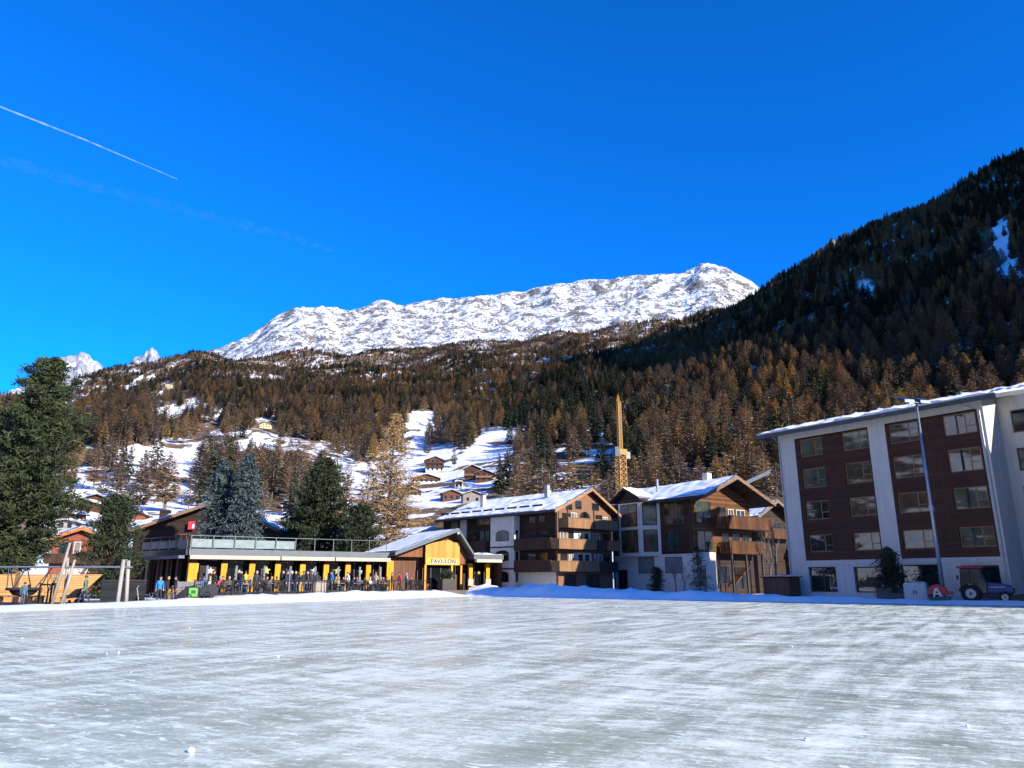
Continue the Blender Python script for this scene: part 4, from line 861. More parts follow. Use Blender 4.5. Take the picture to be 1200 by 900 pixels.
# left wing in shade
wd = Vector((-.75, .66)); 
def wing(s_, o_, z):                        # s along the wing, o inwards
    g = Vector((-29, 68)) + wd * s_ + Vector((.66, .75)) * o_; q = g - Vector((OP.x, OP.y)); return (q.x * pd.x + q.y * pd.y, -q.x * pd.y + q.y * pd.x, z)
def wbox(mb, s0, s1, o0, o1, z0, z1, m=0): return mb.add([wing(s0, o0, z0), wing(s1, o0, z0), wing(s1, o1, z0), wing(s0, o1, z0), wing(s0, o0, z1), wing(s1, o0, z1), wing(s1, o1, z1), wing(s0, o1, z1)], [(0, 1, 2, 3), (7, 6, 5, 4), (4, 5, 1, 0), (5, 6, 2, 1), (6, 7, 3, 2), (7, 4, 0, 3)], m)
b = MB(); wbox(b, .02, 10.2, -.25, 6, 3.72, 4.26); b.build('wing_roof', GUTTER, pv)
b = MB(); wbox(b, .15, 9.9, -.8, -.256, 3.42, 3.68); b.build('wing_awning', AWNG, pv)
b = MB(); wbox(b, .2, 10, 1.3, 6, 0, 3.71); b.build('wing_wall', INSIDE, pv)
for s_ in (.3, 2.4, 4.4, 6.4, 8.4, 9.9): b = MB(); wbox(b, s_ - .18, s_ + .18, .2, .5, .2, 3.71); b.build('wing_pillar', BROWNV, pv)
for k in range(5): b = MB(); wbox(b, .6 + k * 2.0, 2.1 + k * 2.0, .7, .75, .4, 3.4); b.build('glazed_door', PGLASS, pv)
# roof terrace balustrade
b = MB(); g = MB()
for x in np.arange(.1, 19.4, 1.9): b.box(x - .03, x + .03, -.12, -.06, 4.285, 5.42)
b.box(.05, 19.4, -.115, -.065, 5.42, 5.47)
for s_ in np.arange(1.9, 10.2, 1.9): wbox(b, s_ - .03, s_ + .03, -.15, -.09, 4.27, 5.4)
wbox(b, .02, 10.1, -.16, -.08, 5.42, 5.48)
bl = b.build('balustrade', GUTTER, pv)
for x in np.arange(.1, 8.0, 1.9): g.box(x + .06, x + 1.8, -.10, -.08, 4.4, 5.15)
for s_ in np.arange(.1, 9.4, 1.9): wbox(g, s_ + .06, s_ + 1.8, -.13, -.11, 4.4, 5.1)
g.build('glass_panel', RAILGLASS, bl)
# gabled entrance
xl, xr_, rx, rz, ez = 19.62, 28.75, 26.9, 6.62, 4.0
b = MB()
b.prism([(19.5, ez - .02), (rx, rz), (28.9, ez), (28.9, ez + .34), (rx, rz + .36), (19.5, ez + .32)], -1.5, 8); rf = b.build('gable_roof', ZINC, pv)
A, F = snow_slab(-1.4, 7.9, .1, 7.0, lambda u, v: (rx - v, u, rz + .345 - v * (rz - ez + .0) / (rx - 19.5)), .10, 81, .4, .02); s = MB(); s.add(A, F); s.build('roof_snow', SNOW, rf, smooth=True)
b = MB(); b.prism([(20.2, 3.9), (23.44, 3.9), (23.44, 5.2), (20.2, 4.12)], .0, .2); b.build('gable_boards', REDVERT, pv)
b = MB(); b.prism([(23.46, 3.84), (27.6, 3.84), (27.6, 5.5), (26.85, 5.5), (26.3, 5.75), (25.0, 5.55), (23.46, 5.2)], -.5, -.3); b.build('gable_boards', HONEY, pv)
b = MB(); b.prism([(23.5, 5.0), (27.62, 3.6), (28.6, 4.0), (rx, 6.55)], .25, .4); b.prism([(27.64, 3.2), (28.7, 3.2), (28.7, 4.1), (27.64, 5.4)], -.2, .1); b.build('gable_soffit_boards', REDVERT, pv)
b = MB(); b.box(23.46, 27.6, -.56, -.3, 3.1, 3.836); sg = b.build('sign_board', YELF, pv)
fc = bpy.data.curves.new('lettering', 'FONT'); fc.body = 'PAVILLON'; fc.size = .62; fc.extrude = .02; fc.align_x = 'CENTER'; fc.align_y = 'CENTER'; fc.space_character = 1.08; fc.offset = .012
ft = bpy.data.objects.new('lettering', fc); C.objects.link(ft); dg = bpy.context.evaluated_depsgraph_get(); lm = bpy.data.meshes.new_from_object(ft.evaluated_get(dg)); bpy.data.objects.remove(ft)
lm.materials.clear(); lm.materials.append(BLACK); lo_ = link('lettering', lm, sg); lo_.location = (25.6, -.59, 3.46); lo_.rotation_euler = (math.pi / 2, 0, 0)
fc.offset = .05; fc.extrude = .008; ft = bpy.data.objects.new('lettering', fc); C.objects.link(ft); dg = bpy.context.evaluated_depsgraph_get(); lm = bpy.data.meshes.new_from_object(ft.evaluated_get(dg)); bpy.data.objects.remove(ft)
lm.materials.clear(); lm.materials.append(WHITEFRAME); lo_ = link('letter_outline', lm, sg); lo_.location = (25.63, -.572, 3.44); lo_.rotation_euler = (math.pi / 2, 0, 0)
b = MB(); b.box(19.9, 23.44, 1.0, 1.2, 0, 3.9); b.box(23.44, 27.6, .9, 1.1, 0, 3.1); b.box(19.9, 28.7, 1.3, 8, 0, 4.0); b.build('entrance_wall', BROWNV, pv)
for x0, x1 in ((23.6, 24.5), (24.6, 25.7), (25.8, 26.6), (26.8, 27.5)): window(pv, x0, x1, TZ + .7 if x0 < 24 else TZ, 3.0, .3, 'F', DARKFRAME, PGLASS, (), (), .06, None, 'window' if x0 in (23.6, 26.8) else 'glazed_door')
for x in (23.5, 26.7, 27.85): b = MB(); b.box(x - .1, x + .1, -.5, -.3, TZ, 3.096); b.build('post', YELF, pv)
b = MB(); b.box(23.6, 24.5, -.4, .2, TZ, TZ + .68); b.build('counter', OLDWOOD, pv)
lmp = MB(); lmp.ball((26.75, -1.62, 6.42), .14, 0, 8, 6); lmp.build('lamp', WHITEFRAME, pv)
# canopy to the right
b = MB(); b.box(28.78, 32.6, -1.6, 6, 3.74, 4.26); o = b.build('canopy_roof', ZINC, pv)
A, F = snow_slab(28.85, 32.5, 0, 6, lambda u, v: (u, -1.5 + v, 4.265), .16, 85); s = MB(); s.add(A, F); s.build('roof_snow', SNOW, o, smooth=True)
b = MB(); b.box(28.85, 32.1, -2.1, -1.606, 3.4, 3.72); b.build('awning', AWN, pv)
for x in (29.0, 31.2): b = MB(); b.box(x - .22, x + .22, -.6, -.3, TZ, 3.3); b.build('pillar', YEL, pv)
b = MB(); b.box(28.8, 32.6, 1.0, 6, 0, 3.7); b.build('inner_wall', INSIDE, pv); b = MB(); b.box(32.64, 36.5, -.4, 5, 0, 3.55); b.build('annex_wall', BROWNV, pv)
for x0, x1 in ((29.4, 30.8), (31.4, 32.5)): window(pv, x0, x1, TZ, 3.2, .5, 'F', DARKFRAME, PGLASS, (.5,), (), .07)
# Christmas stars hung in the windows
def star(x, z, y, r_, m, hue):
    b = MB(); pts = []
    for k in range(10): a = math.pi / 2 + k * math.pi / 5; q = r_ if k % 2 == 0 else r_ * .45; pts.append((math.cos(a) * q, math.sin(a) * q))
    vs = [(p[0], 0, p[1]) for p in pts] + [(0, -.1, 0), (0, .1, 0)]
    b.add(vs, [(k, (k + 1) % 10, 10) for k in range(10)] + [((k + 1) % 10, k, 11) for k in range(10)])
    o = b.build('christmas_star', m); o.location = pav(x, y, z); o.rotation_euler = (0, 0, PROT); return o
SW = basic('paper_star', (.85, .80, .66), None, .7); SY = basic('yellow_paper_star', (.85, .62, .12), None, .7)
for i, (x, z, r_, m, lb) in enumerate(((1.95, 2.35, .34, SW, 'large cream star hanging in the leftmost restaurant window'), (4.5, 2.3, .2, SW, 'small cream star in the window between second and third yellow pillars'), (6.95, 2.4, .4, SY, 'yellow star in the window between third and fourth yellow pillars'), (9.1, 2.25, .24, SW, 'cream star above the standing guests by the fifth yellow pillar'), (11.5, 2.4, .3, SW, 'cream star between the fifth and sixth yellow pillars'), (13.9, 2.4, .36, SY, 'yellow star between the sixth and seventh yellow pillars'), (16.3, 2.35, .26, SW, 'cream star in the window beside the seventh yellow pillar'), (30.2, 2.3, .22, SY, 'yellow star in the doorway under the right canopy'))):
    tag(star(x, z, -.3, r_, m, 0), lb, 'star', 'stars hung in the pavilion windows')
# terrace floor, snow-free
FA, FB = Vector((-22.2, 53.6, 0)), Vector((-8.2, 77.2, 0)); fd = (FB - FA).normalized(); fo = Vector((-fd.y, fd.x, 0))
b = MB(); q = [FA + fo * .2, FB + fo * .2 , pav(36.5, -.4), pav(36.5, 3), pav(0, 3), pav(-1.2, 1.0), pav(.8, -8)]
b.prismz([(p.x, p.y) for p in q], 0, TZ); struct(b.build('terrace', DECK))
# black fence round the terrace
fn_ = thing('terrace_fence', 'black bar fence along the snow edge of the restaurant terrace', 'fence', tuple(FA + Vector((0, 0, TZ))), rot_of(fd)); L = (FB - FA).length
b = MB(); b.box(0, L, -.025, .025, 1.0, 1.05); b.box(0, L, -.02, .02, .12, .16); b.build('rail', BLACK, fn_)
b = MB()
for k in range(int(L / .16)): b.box(k * .16 - .008, k * .16 + .008, -.008, .008, .16, 1.0)
b.build('bars', BLACK, fn_)
n = int(L / 1.55)
for k in range(n + 1): b = MB(); b.box(k * L / n - .035, k * L / n + .035, -.036, .036, -.25, 1.1); b.build('fence_post', BLACK, fn_)
# ------------------------------------------------------------------ trees that stand near
def needles(name, c1, c2, c3):
    m, t, b = nm(name)
    v = coords(t); f = noise(t, v, .9, 4, .6); r = ramp(t, [(.3, c1), (.5, c2), (.72, c3)]); t.links.new(f, r.inputs[0])
    t.links.new(r.outputs[0], b.inputs['Base Color']); b.inputs['Roughness'].default_value = .7; b.inputs['Specular IOR Level'].default_value = .25; return m
STONE_PINE = needles('stone_pine_needles', (.014, .026, .013), (.034, .048, .020), (.070, .078, .030))
DARK_PINE = needles('dark_pine_needles', (.015, .026, .014), (.030, .042, .020), (.055, .062, .028))
BLUE_SPRUCE = needles('blue_spruce_needles', (.022, .038, .040), (.055, .080, .085), (.13, .165, .17))
GOLD_LARCH = needles('golden_larch_needles', (.19, .115, .05), (.30, .19, .085), (.44, .29, .13))
def near_tree(name, label, loc, H, spread, mat, seed, kind='pine', bark=None, trunk_r=None, base=.06, nb=150, blades=42, blade=(.36, .10), top_round=.55, lean=0, droop=-.15, gap=.12, group=None):
    """trunk, limbs along it, and tufts of needle blades along every limb"""
    rnd = random.Random(seed); o = thing(name, label, 'tree', loc, 0, group)
    tr = trunk_r or H * .016; mb = MB()
    pts = [(lean * (k / 6) ** 2 + rnd.uniform(-.06, .06) * k * .3, rnd.uniform(-.06, .06) * k * .3, H * .97 * k / 6) for k in range(7)]; pts[0] = (0, 0, -.3)
    mb.tube(pts, [tr * (1 - .9 * k / 6) for k in range(7)], 8)
    V = []; 
    def axis(z):
        q = z / (H * .97) * 6; i = min(5, int(q)); f = q - i; return Vector(pts[i]).lerp(Vector(pts[i + 1]), f)
    ang = 0
    tufts = []
    for k in range(nb):
        q = (k + rnd.random()) / nb; z = H * (base + (1 - base) * q * .985); ang += 2.4 + rnd.uniform(-.5, .5)
        if kind == 'cone': prof = (1 - q) ** .78 * min(1, .8 + q * 2)
        elif kind == 'larch': prof = (1 - q) ** .8 * min(1, .45 + q * 2.2)
        else: prof = (max(0, 1 - q ** 2.2)) ** top_round * min(1, .55 + q * 2.0)
        L = spread * max(.05, prof) * (rnd.uniform(.62, 1.12) if kind != 'shaggy' else rnd.uniform(.45, 1.2))
        if rnd.random() < gap: L *= .55
        d = Vector((math.cos(ang), math.sin(ang), droop + q * (.55 if kind != 'cone' else .25) + rnd.uniform(-.12, .12))); a0 = axis(min(z, H * .96))
        steps = max(2, int(L / (.55 if kind != 'shaggy' else .85))); p = a0.copy(); bp = [p.copy()]
        for s in range(steps):
            d2 = d.copy(); d2.z += (.25 if kind == 'pine' else .45 if kind == 'shaggy' else (-.12 if kind == 'cone' else .02)) * s / steps; p = p + d2.normalized() * (L / steps); bp.append(p.copy())
            if (s + 1) / steps > .28: tufts.append((p.copy(), d2.normalized(), q, (s + 1) / steps))
        if k % 2 == 0: mb.tube(bp, [tr * .28 * (1 - q) * (1 - .8 * i / len(bp)) + .012 for i in range(len(bp))], 4, 0, False)
    mb.build('trunk', bark or BARK, o)
    rs_ = np.random.RandomState(seed); nt_ = len(tufts); C_ = np.array([tuple(t_[0]) for t_ in tufts]); Dd = np.array([tuple(t_[1]) for t_ in tufts]); fr_ = np.array([t_[3] for t_ in tufts])
    tq = np.array([t_[2] for t_ in tufts]); n = nt_ * blades; ci = np.repeat(np.arange(nt_), blades); fat = rs_.uniform(.6, 1.25, nt_)[ci] * (.35 + .65 * np.clip((1 - tq[ci]) * 5, 0, 1))
    off = rs_.normal(0, 1, (n, 3)) * np.array([.30, .30, .17 if kind != 'larch' else .2]) * (fat * (.55 + .75 * fr_[ci] ** .5))[:, None] * (blade[0] / .36)
    P = C_[ci] + off; D = Dd[ci] * .8 + rs_.normal(0, .6, (n, 3)) + np.array([0, 0, .25 if kind == 'pine' else (-.25 if kind == 'cone' else -.1)]); D /= np.linalg.norm(D, axis=1)[:, None] + 1e-9
    S = np.cross(D, rs_.normal(0, 1, (n, 3))); S /= np.linalg.norm(S, axis=1)[:, None] + 1e-9
    l = blade[0] * rs_.uniform(.6, 1.3, n)[:, None]; w_ = blade[1] * rs_.uniform(.6, 1.3, n)[:, None]
    VV = np.stack([P - D * l * .5 - S * w_ * .3, P - D * l * .5 + S * w_ * .3, P + D * l * .5 + S * w_ * .5, P + D * l * .5 - S * w_ * .5], 1).reshape(-1, 3)
    FF = np.arange(n * 4).reshape(-1, 4); link('crown', npmesh('crown', VV, FF, mat), o); return o
p = at(4, 690, 60)
near_tree('stone_pine', 'tall shaggy green stone pine at the edge of the playground wall', (p.x, p.y + 1, 0), 20.3, 3.9, STONE_PINE, 11, 'shaggy', GREYBARK, .36, .13, 150, 95, (.40, .10), .62, .3, -.15, .3)
p = at(-45, 690, 64)
near_tree('stone_pine', 'second stone pine cut by the picture edge behind the tall shaggy one', (p.x, p.y + 3, 0), 17.0, 4.4, STONE_PINE, 12, 'shaggy', GREYBARK, .34, .08, 130, 80, (.40, .10), .6, 0, -.12, .25)
p = at(124, 690, 70)
near_tree('pine_tree', 'dark bushy pine between the orange gabled chalet and the pavilion', (p.x, p.y, 0), 9.4, 2.6, DARK_PINE, 13, 'pine', BARK, .2, .03, 130, 46, (.34, .10), .6, 0, -.05, .15)
p = at(252, 660, 92)
near_tree('blue_spruce', 'silvery blue spruce behind the roof terrace, the left and slightly lower of the pair', (p.x, p.y, 0), 16.6, 3.3, BLUE_SPRUCE, 14, 'cone', BARK, .25, .03, 190, 44, (.40, .12), .6, 0, -.22, .15)
p = at(281, 660, 90)
near_tree('blue_spruce', 'silvery blue spruce behind the roof terrace, the right and taller of the pair', (p.x, p.y, 0), 16.9, 3.4, BLUE_SPRUCE, 15, 'cone', BARK, .25, .03, 190, 44, (.40, .12), .6, 0, -.22, .15)
p = at(372, 660, 98)
near_tree('pine_tree', 'broad dark pine behind the roof terrace beside the golden larch', (p.x, p.y, 0), 17.6, 5.0, DARK_PINE, 16, 'pine', BARK, .3, .03, 210, 46, (.42, .12), .75, .4, -.12, .2)
p = at(342, 660, 104)
near_tree('pine_tree', 'short dark pine tucked against the left foot of the broad dark pine', (p.x, p.y, 0), 10.0, 2.8, DARK_PINE, 17, 'pine', BARK, .2, .03, 110, 40, (.40, .12), .6, 0, -.1, .15)
p = at(420, 660, 92)
near_tree('pine_tree', 'low dark pine between the broad dark pine and the golden larch', (p.x, p.y, 0), 10.5, 3.2, DARK_PINE, 18, 'pine', BARK, .2, .1, 110, 40, (.38, .12), .6, 0, -.1, .3)
p = at(452, 660, 96)
near_tree('larch_tree', 'tall airy golden larch with a bare dark trunk behind the pavilion gable', (p.x, p.y, 0), 23.5, 7.6, GOLD_LARCH, 19, 'larch', basic('dark_larch_bark', (.07, .04, .028), (.035, .022, .016), .9, 6), .26, .15, 170, 17, (.34, .09), .6, .6, -.12, .3)
p = at(820, 690, 75)
near_tree('young_conifer', 'small dark conifer in front of the cream chalet corner', (p.x, p.y, 0), 4.8, 1.25, DARK_PINE, 20, 'cone', BARK, .07, .06, 60, 12, (.24, .06), .6, 0, -.1, .3)
p = at(770, 690, 78)
near_tree('shrub', 'narrow dark evergreen shrub before the shuttered chalet windows', (p.x, p.y, 0), 2.8, .7, DARK_PINE, 22, 'pine', BARK, .05, .02, 50, 26, (.2, .06), .6)
def bare_tree(name, label, loc, H, seed, mat=None, spread=.35, levels=4, r0=None, group=None, cat='tree'):
    rnd = random.Random(seed); o = thing(name, label, cat, loc, 0, group); t_ = MB(); c = MB()
    def grow(p, d, L, r_, lv):
        q = p + d * L; mid = p + d * L * .5 + Vector((rnd.uniform(-1, 1), rnd.uniform(-1, 1), 0)) * L * .06
        (t_ if lv == 0 else c).tube([p, mid, q], [r_, r_ * .85, r_ * .65], 5 if lv < 2 else 3, 0, False)
        if lv >= levels: return
        for k in range(rnd.choice((2, 3, 3)) + (2 if lv == 0 else 0)):
            a = rnd.uniform(0, 6.283); s = spread * rnd.uniform(.7, 1.5); nd = (d + Vector((math.cos(a) * s, math.sin(a) * s, rnd.uniform(-.05, .25)))).normalized()
            st = p + d * L * rnd.uniform(.55, 1.0); grow(st, nd, L * rnd.uniform(.5, .78), r_ * .5, lv + 1)
    grow(Vector((0, 0, -.1)), Vector((0, 0, 1)), H * .38, r0 or H * .014, 0)
    t_.build('trunk', mat or GREYBARK, o); c.build('branches', mat or GREYBARK, o); return o
TWIG = basic('reddish_twigs', (.16, .075, .06), (.09, .045, .04), .85, 5)
p = at(89, 700, 56); bare_tree('bare_shrub', 'reddish leafless shrub behind the leaning swing posts', (p.x, p.y, 0), 4.9, 31, TWIG, .7, 5, .07, cat='shrub')
for i, (px, Y, H, lb) in enumerate(((912, 78, 9.5, 'bare grey tree beside the left corner of the white hotel'), (905, 84, 8.0, 'thin bare tree between the half hidden chalet and the white hotel'), (792, 76, 4.8, 'slim bare sapling in front of the cream chalet base'), (803, 74.5, 4.2, 'slim bare sapling beside the small dark conifer'), (851, 80, 5.0, 'bare sapling under the lit chalet balconies'), (403, 103, 12.5, 'bare thin tree rising between broad dark pine and golden larch'), (413, 105, 13.0, 'bare forked tree just left of the golden larch'), (648, 86, 3.6, 'bare sapling before the shaded chalet balconies'))):
    p = at(px, 695, Y); bare_tree('bare_tree', lb, (p.x, p.y, 0), H, 40 + i, GREYBARK, .30, 4)
# ------------------------------------------------------------------ houses on the slopes
TF = T.reshape(-1, 3); TFX, TFY = project(TF); TFOK = (TF[:, 1] > 60)
def onhill(px, py):
    d = np.where(TFOK, (TFX - px) ** 2 + (TFY - py) ** 2, 1e9); i = int(np.argmin(d)); return Vector(TF[i])
CREAMY = basic('pale_yellow_render', (.72, .58, .28), (.62, .50, .25), .85, .6)
def small_house(name, label, px, py, w_, h_, d_, wall, rz, pitch=.4, rows=2, cols=3, barge=None, base=None, sink=1.0, wincol=None, group=None, snowth=.4, of=.9):
    p = onhill(px, py); o = thing(name, label, 'house', (p.x, p.y, p.z - sink), rz, group)
    b = MB(); zr = h_ + w_ / 2 * pitch; b.prism([(-w_ / 2, 0), (w_ / 2, 0), (w_ / 2, h_), (0, zr), (-w_ / 2, h_)], 0, d_); b.build('wall', wall, o)
    if base: b = MB(); b.box(-w_ / 2 - .03, w_ / 2 + .03, -.03, d_ + .02, 0, base + sink); b.build('base_wall', CREAM, o)
    rt = MB(); ol = 1.0; z0 = h_ - ol * pitch
    rt.prism([(-w_ / 2 - ol, z0), (0, zr), (w_ / 2 + ol, z0), (w_ / 2 + ol, z0 + .3), (0, zr + .3), (-w_ / 2 - ol, z0 + .3)], -of, d_ + .5); rf = rt.build('roof', barge or DARKWOOD, o)
    sn = MB()
    for sg in (-1, 1):
        A, F = snow_slab(-of + .1, d_ + .4, .05, w_ / 2 + ol - .2, lambda u, v: (sg * v, u, zr + .3 - v * pitch), snowth, px % 50 + sg, 1.0, .1); sn.add(A, F)
    sn.build('roof_snow', SNOW, rf, smooth=True)
    for r_ in range(rows):
        for c_ in range(cols):
            x = -w_ / 2 + w_ * (c_ + .5) / cols; z = sink + 1.0 + r_ * 2.7
            if z + 1.4 > h_ + .4: continue
            b = MB(); b.box(x - .55, x + .55, -.06, -.01, z, z + 1.35); b.build('window', wincol or GLASS, o)
        b = MB()
        if r_ and wall is not CREAMY: b.box(-w_ / 2 + .2, w_ / 2 - .2, -.95, -.9, sink + .7 + r_ * 2.7 - .8, sink + .7 + r_ * 2.7 + .2); b.box(-w_ / 2 + .2, w_ / 2 - .2, -.95, -.02, sink + .6 + r_ * 2.7 - .85, sink + .6 + r_ * 2.7 - .72); b.build('balcony', RAILWOOD if rz < 0 else DARKRAIL, o)
    return o
BROWN = boards('hillside_chalet_boards', (.07, .032, .02), (.14, .065, .035), .3, 'z', .8)
REDB = boards('red_brown_chalet_boards', (.20, .06, .04), (.30, .10, .06), .3, 'z', .8)
VH = 'chalets scattered on the slope'
small_house('villa', 'pale yellow three storey villa on a ledge high on the slope', 310, 505, 11, 8.5, 8, CREAMY, .1, .28, 3, 4, None, None, 1, DARKFRAME)
small_house('chalet', 'red brown chalet on the high snow ledge left of the yellow villa', 245, 506, 12, 6.0, 8, REDB, .1, .35, 2, 4)
small_house('chalet', 'dark long chalet in the snow below the yellow villa', 300, 512, 14, 3.6, 7, BROWN, .2, .3, 1, 4)
small_house('house', 'sandy yellow house alone high in the left forest', 196, 455, 11, 8, 9, CREAMY, -.2, .3, 2, 3)
small_house('chalet', 'tan stone hut halfway up the left slope among bare larches', 218, 528, 6, 6.5, 6, basic('tan_stone', (.34, .25, .16), (.24, .18, .12), .9, 1), .3, .5, 1, 2)
small_house('chalet', 'big dark chalet with a pale ground floor above the pavilion roofs', 508, 551, 11.5, 8.5, 9, BROWN, .15, .38, 3, 4, None, 2.4)
small_house('chalet', 'wide brown chalet under thick roof snow just below the big dark one', 501, 566, 14, 4.2, 9, BROWN, .1, .3, 1, 5, None, 1.4)
small_house('chalet', 'dark chalet with white gable trim right of the big dark one', 553, 562, 9.5, 7.5, 9, BROWN, -.2, .45, 2, 3, WHITEFRAME)
small_house('chalet', 'dark brown chalet at the foot of the ski meadow, the rightmost of the hillside houses', 566, 566, 9, 6.0, 9, BROWN, -.1, .4, 2, 3)
small_house('house', 'small white cube house between the dark hillside chalets', 535, 571, 4.2, 5.6, 5, WHITE, .1, .2, 2, 2)
small_house('chalet', 'low stone barn with snowy roof behind the long chalet hotel ridge', 556, 590, 8, 4.6, 7, basic('barn_stone', (.28, .25, .22), (.18, .16, .14), .9, 1), .2, .35, 1, 2)
small_house('chalet', 'little chalet with white base beside the tall pine, leftmost of the lower cluster', 72, 612, 6, 3.6, 6, BROWN, -.3, .4, 1, 2, None, 1.2)
small_house('chalet', 'dark two storey chalet in the lower cluster behind the bushy pine', 93, 606, 6.5, 5.4, 7, BROWN, .1, .35, 2, 3, None, 1.5)
small_house('chalet', 'grey brown chalet with snowy roof at the right of the lower cluster', 110, 600, 7, 5.5, 7, BROWN, .25, .35, 2, 3)
small_house('chalet', 'flat snowy roofed house above the orange gabled chalet', 76, 622, 8.5, 3.0, 6, CONCRETE, .1, .22, 1, 4)
small_house('barn', 'small brown barn on the meadow left of the big snowy chalet roof', 160, 610, 4.2, 2.6, 5, REDB, .2, .4, 1, 1)
small_house('barn', 'brown log stack barn on the snow beside the broad dark pine', 340, 597, 5, 3.2, 4, BROWN, .2, .1, 1, 1)
small_house('chalet', 'small dark chalet low on the meadow just right of the golden larch', 481, 583, 7, 4.6, 7, BROWN, -.15, .4, 2, 3, None, 1.2)
small_house('chalet', 'brown chalet with a snowy roof hidden low behind the chalet hotel ridge', 527, 586, 8, 4.4, 7, BROWN, .25, .35, 1, 3)
small_house('barn', 'tiny dark barn on the snow under the big dark chalet', 488, 566, 5, 3.0, 5, DARKWOOD, .3, .4, 1, 1)
small_house('barn', 'tiny dark barn on the steep snow beside the ski meadow trees', 583, 572, 5, 3.2, 5, DARKWOOD, -.3, .4, 1, 1)
small_house('chalet', 'dark chalet half way between the barn and the lower cluster on the left meadow', 136, 604, 7, 4.2, 6, BROWN, .05, .35, 1, 3)
# orange gabled chalet behind the playground
oc = thing('orange_gable_chalet', 'chalet with a bright orange brown gable behind the playground wall', 'chalet', (-56.0, 92, 0), .35)
ORG = boards('orange_boards', (.36, .12, .035), (.50, .19, .06), .2, 'z', .7)
b = MB(); b.prism([(0, 0), (6.4, 0), (6.4, 6.2), (3.2, 7.5), (0, 6.2)], 0, 8); b.build('wall', REDB, oc)
gable_roof(oc, 6.4, 8, 6.2, 7.5, 3.2, 1.0, .4, .8, .8, .3, ORG, ORG, True, 91, snowth=.35)
window(oc, .9, 2.2, 4.0, 6.0, -.02, 'F', DARKFRAME, GLASS, (.5,)); window(oc, 2.5, 3.1, 4.0, 6.0, -.03, 'F', WHITEFRAME, PALEGLASS); balcony(oc, -.3, 6.7, 1.2, 3.6, 1.0, rail=DARKRAIL)
b = MB(); b.add([(1.5, -2.2, 2.0), (5.0, -2.2, 2.0), (5.0, -.1, 2.9), (1.5, -.1, 2.9), (1.5, -2.2, 1.9), (5.0, -2.2, 1.9), (5.0, -.1, 2.8), (1.5, -.1, 2.8)], [(0, 1, 2, 3), (7, 6, 5, 4), (4, 5, 1, 0), (5, 6, 2, 1), (6, 7, 3, 2), (7, 4, 0, 3)]); b.build('awning', WHITEFRAME, oc)
# wide chalet behind the spruces
wc = thing('wide_chalet', 'wide dark chalet under a snowy roof behind the blue spruces', 'chalet', (-52.2, 104, 0), .12)
b = MB(); b.prism([(0, 0), (20, 0), (20, 7.8), (11, 12.0), (0, 7.8)], 0, 12); b.build('wall', DARKWOOD, wc)
gable_roof(wc, 20, 12, 7.8, 12.0, 11, 1.5, .5, 1.2, 1.2, .35, DARKWOOD, basic('brown_barge', (.22, .13, .07), None, .8), True, 93, snowth=.35)
b = MB(); b.box(7.3, 8.2, -.8, -.7, 8.3, 9.4); o = b.build('banner', basic('red_banner', (.60, .03, .07), (.5, .02, .05), .6), wc)
b = MB(); b.box(7.85, 8.15, -.83, -.804, 8.45, 9.0); b.build('banner_mark', WHITEFRAME, o)
c = MB(); c.box(2.4, 3.6, 2, 3.2, 8.2, 11.2); c.build('chimney', DARKWOOD, wc)
window(wc, 5.6, 7.0, 6.0, 7.6, -.02, 'F', REDB, GLASS, (.5,)); window(wc, 9, 10.6, 6.0, 7.6, -.02, 'F', REDB, GLASS, (.5,)); window(wc, 15.5, 17.4, 4.6, 6.8, -.02, 'F', REDB, PALEGLASS, (.5,)); balcony(wc, 4.5, 18.5, 1.2, 4.2, 1.0, rail=DARKRAIL)
sc_ = thing('low_chalet', 'low dark chalet with a blue shaded snowy roof peeping over the pavilion gable', 'chalet', (-14.8, 99, 0), .75)
b = MB(); b.prism([(0, 0), (6, 0), (6, 7.0), (5, 7.6), (0, 6.2)], 0, 6); b.build('wall', DARKWOOD, sc_)
b = MB(); b.prism([(-.8, 6.2), (5.4, 8.2), (6.6, 7.4), (6.6, 7.7), (5.4, 8.5), (-.8, 6.5)], -.8, 7); rf = b.build('roof', CREAM, sc_)
A, F = snow_slab(-.7, 6.9, .02, 6.0, lambda u, v: (5.4 - v, u, 8.51 - v * .322), .2, 95); s = MB(); s.add(A, F); s.build('roof_snow', SNOW, rf, smooth=True)
# hill road walls and fences as low timber fences on the meadow
def hill_fence(label, pts, h=1.2):
    P = [onhill(*q) for q in pts]; o = thing('hillside_fence', label, 'fence', tuple(P[0])); b = MB(); r = MB()
    for i in range(len(P) - 1):
        n = max(2, int((P[i + 1] - P[i]).length / 3.0))
        for k in range(n): q = P[i].lerp(P[i + 1], k / n) - P[0]; b.box(q.x - .12, q.x + .12, q.y - .12, q.y + .12, q.z - .8, q.z + h)
        for z in (.45, 1.0): r.bar(P[i] - P[0] + Vector((0, 0, z * h)), P[i + 1] - P[0] + Vector((0, 0, z * h)), .1, .16)
    b.build('fence_posts', DARKFRAME, o); r.build('rail', BROWN, o)
hill_fence('dark timber fence crossing the snow meadow above the wide chalet', [(128, 594), (160, 592), (200, 590), (232, 592)], 1.6)
hill_fence('short timber fence on the meadow beside the broad dark pine', [(318, 588), (334, 584), (352, 580)], 1.6)
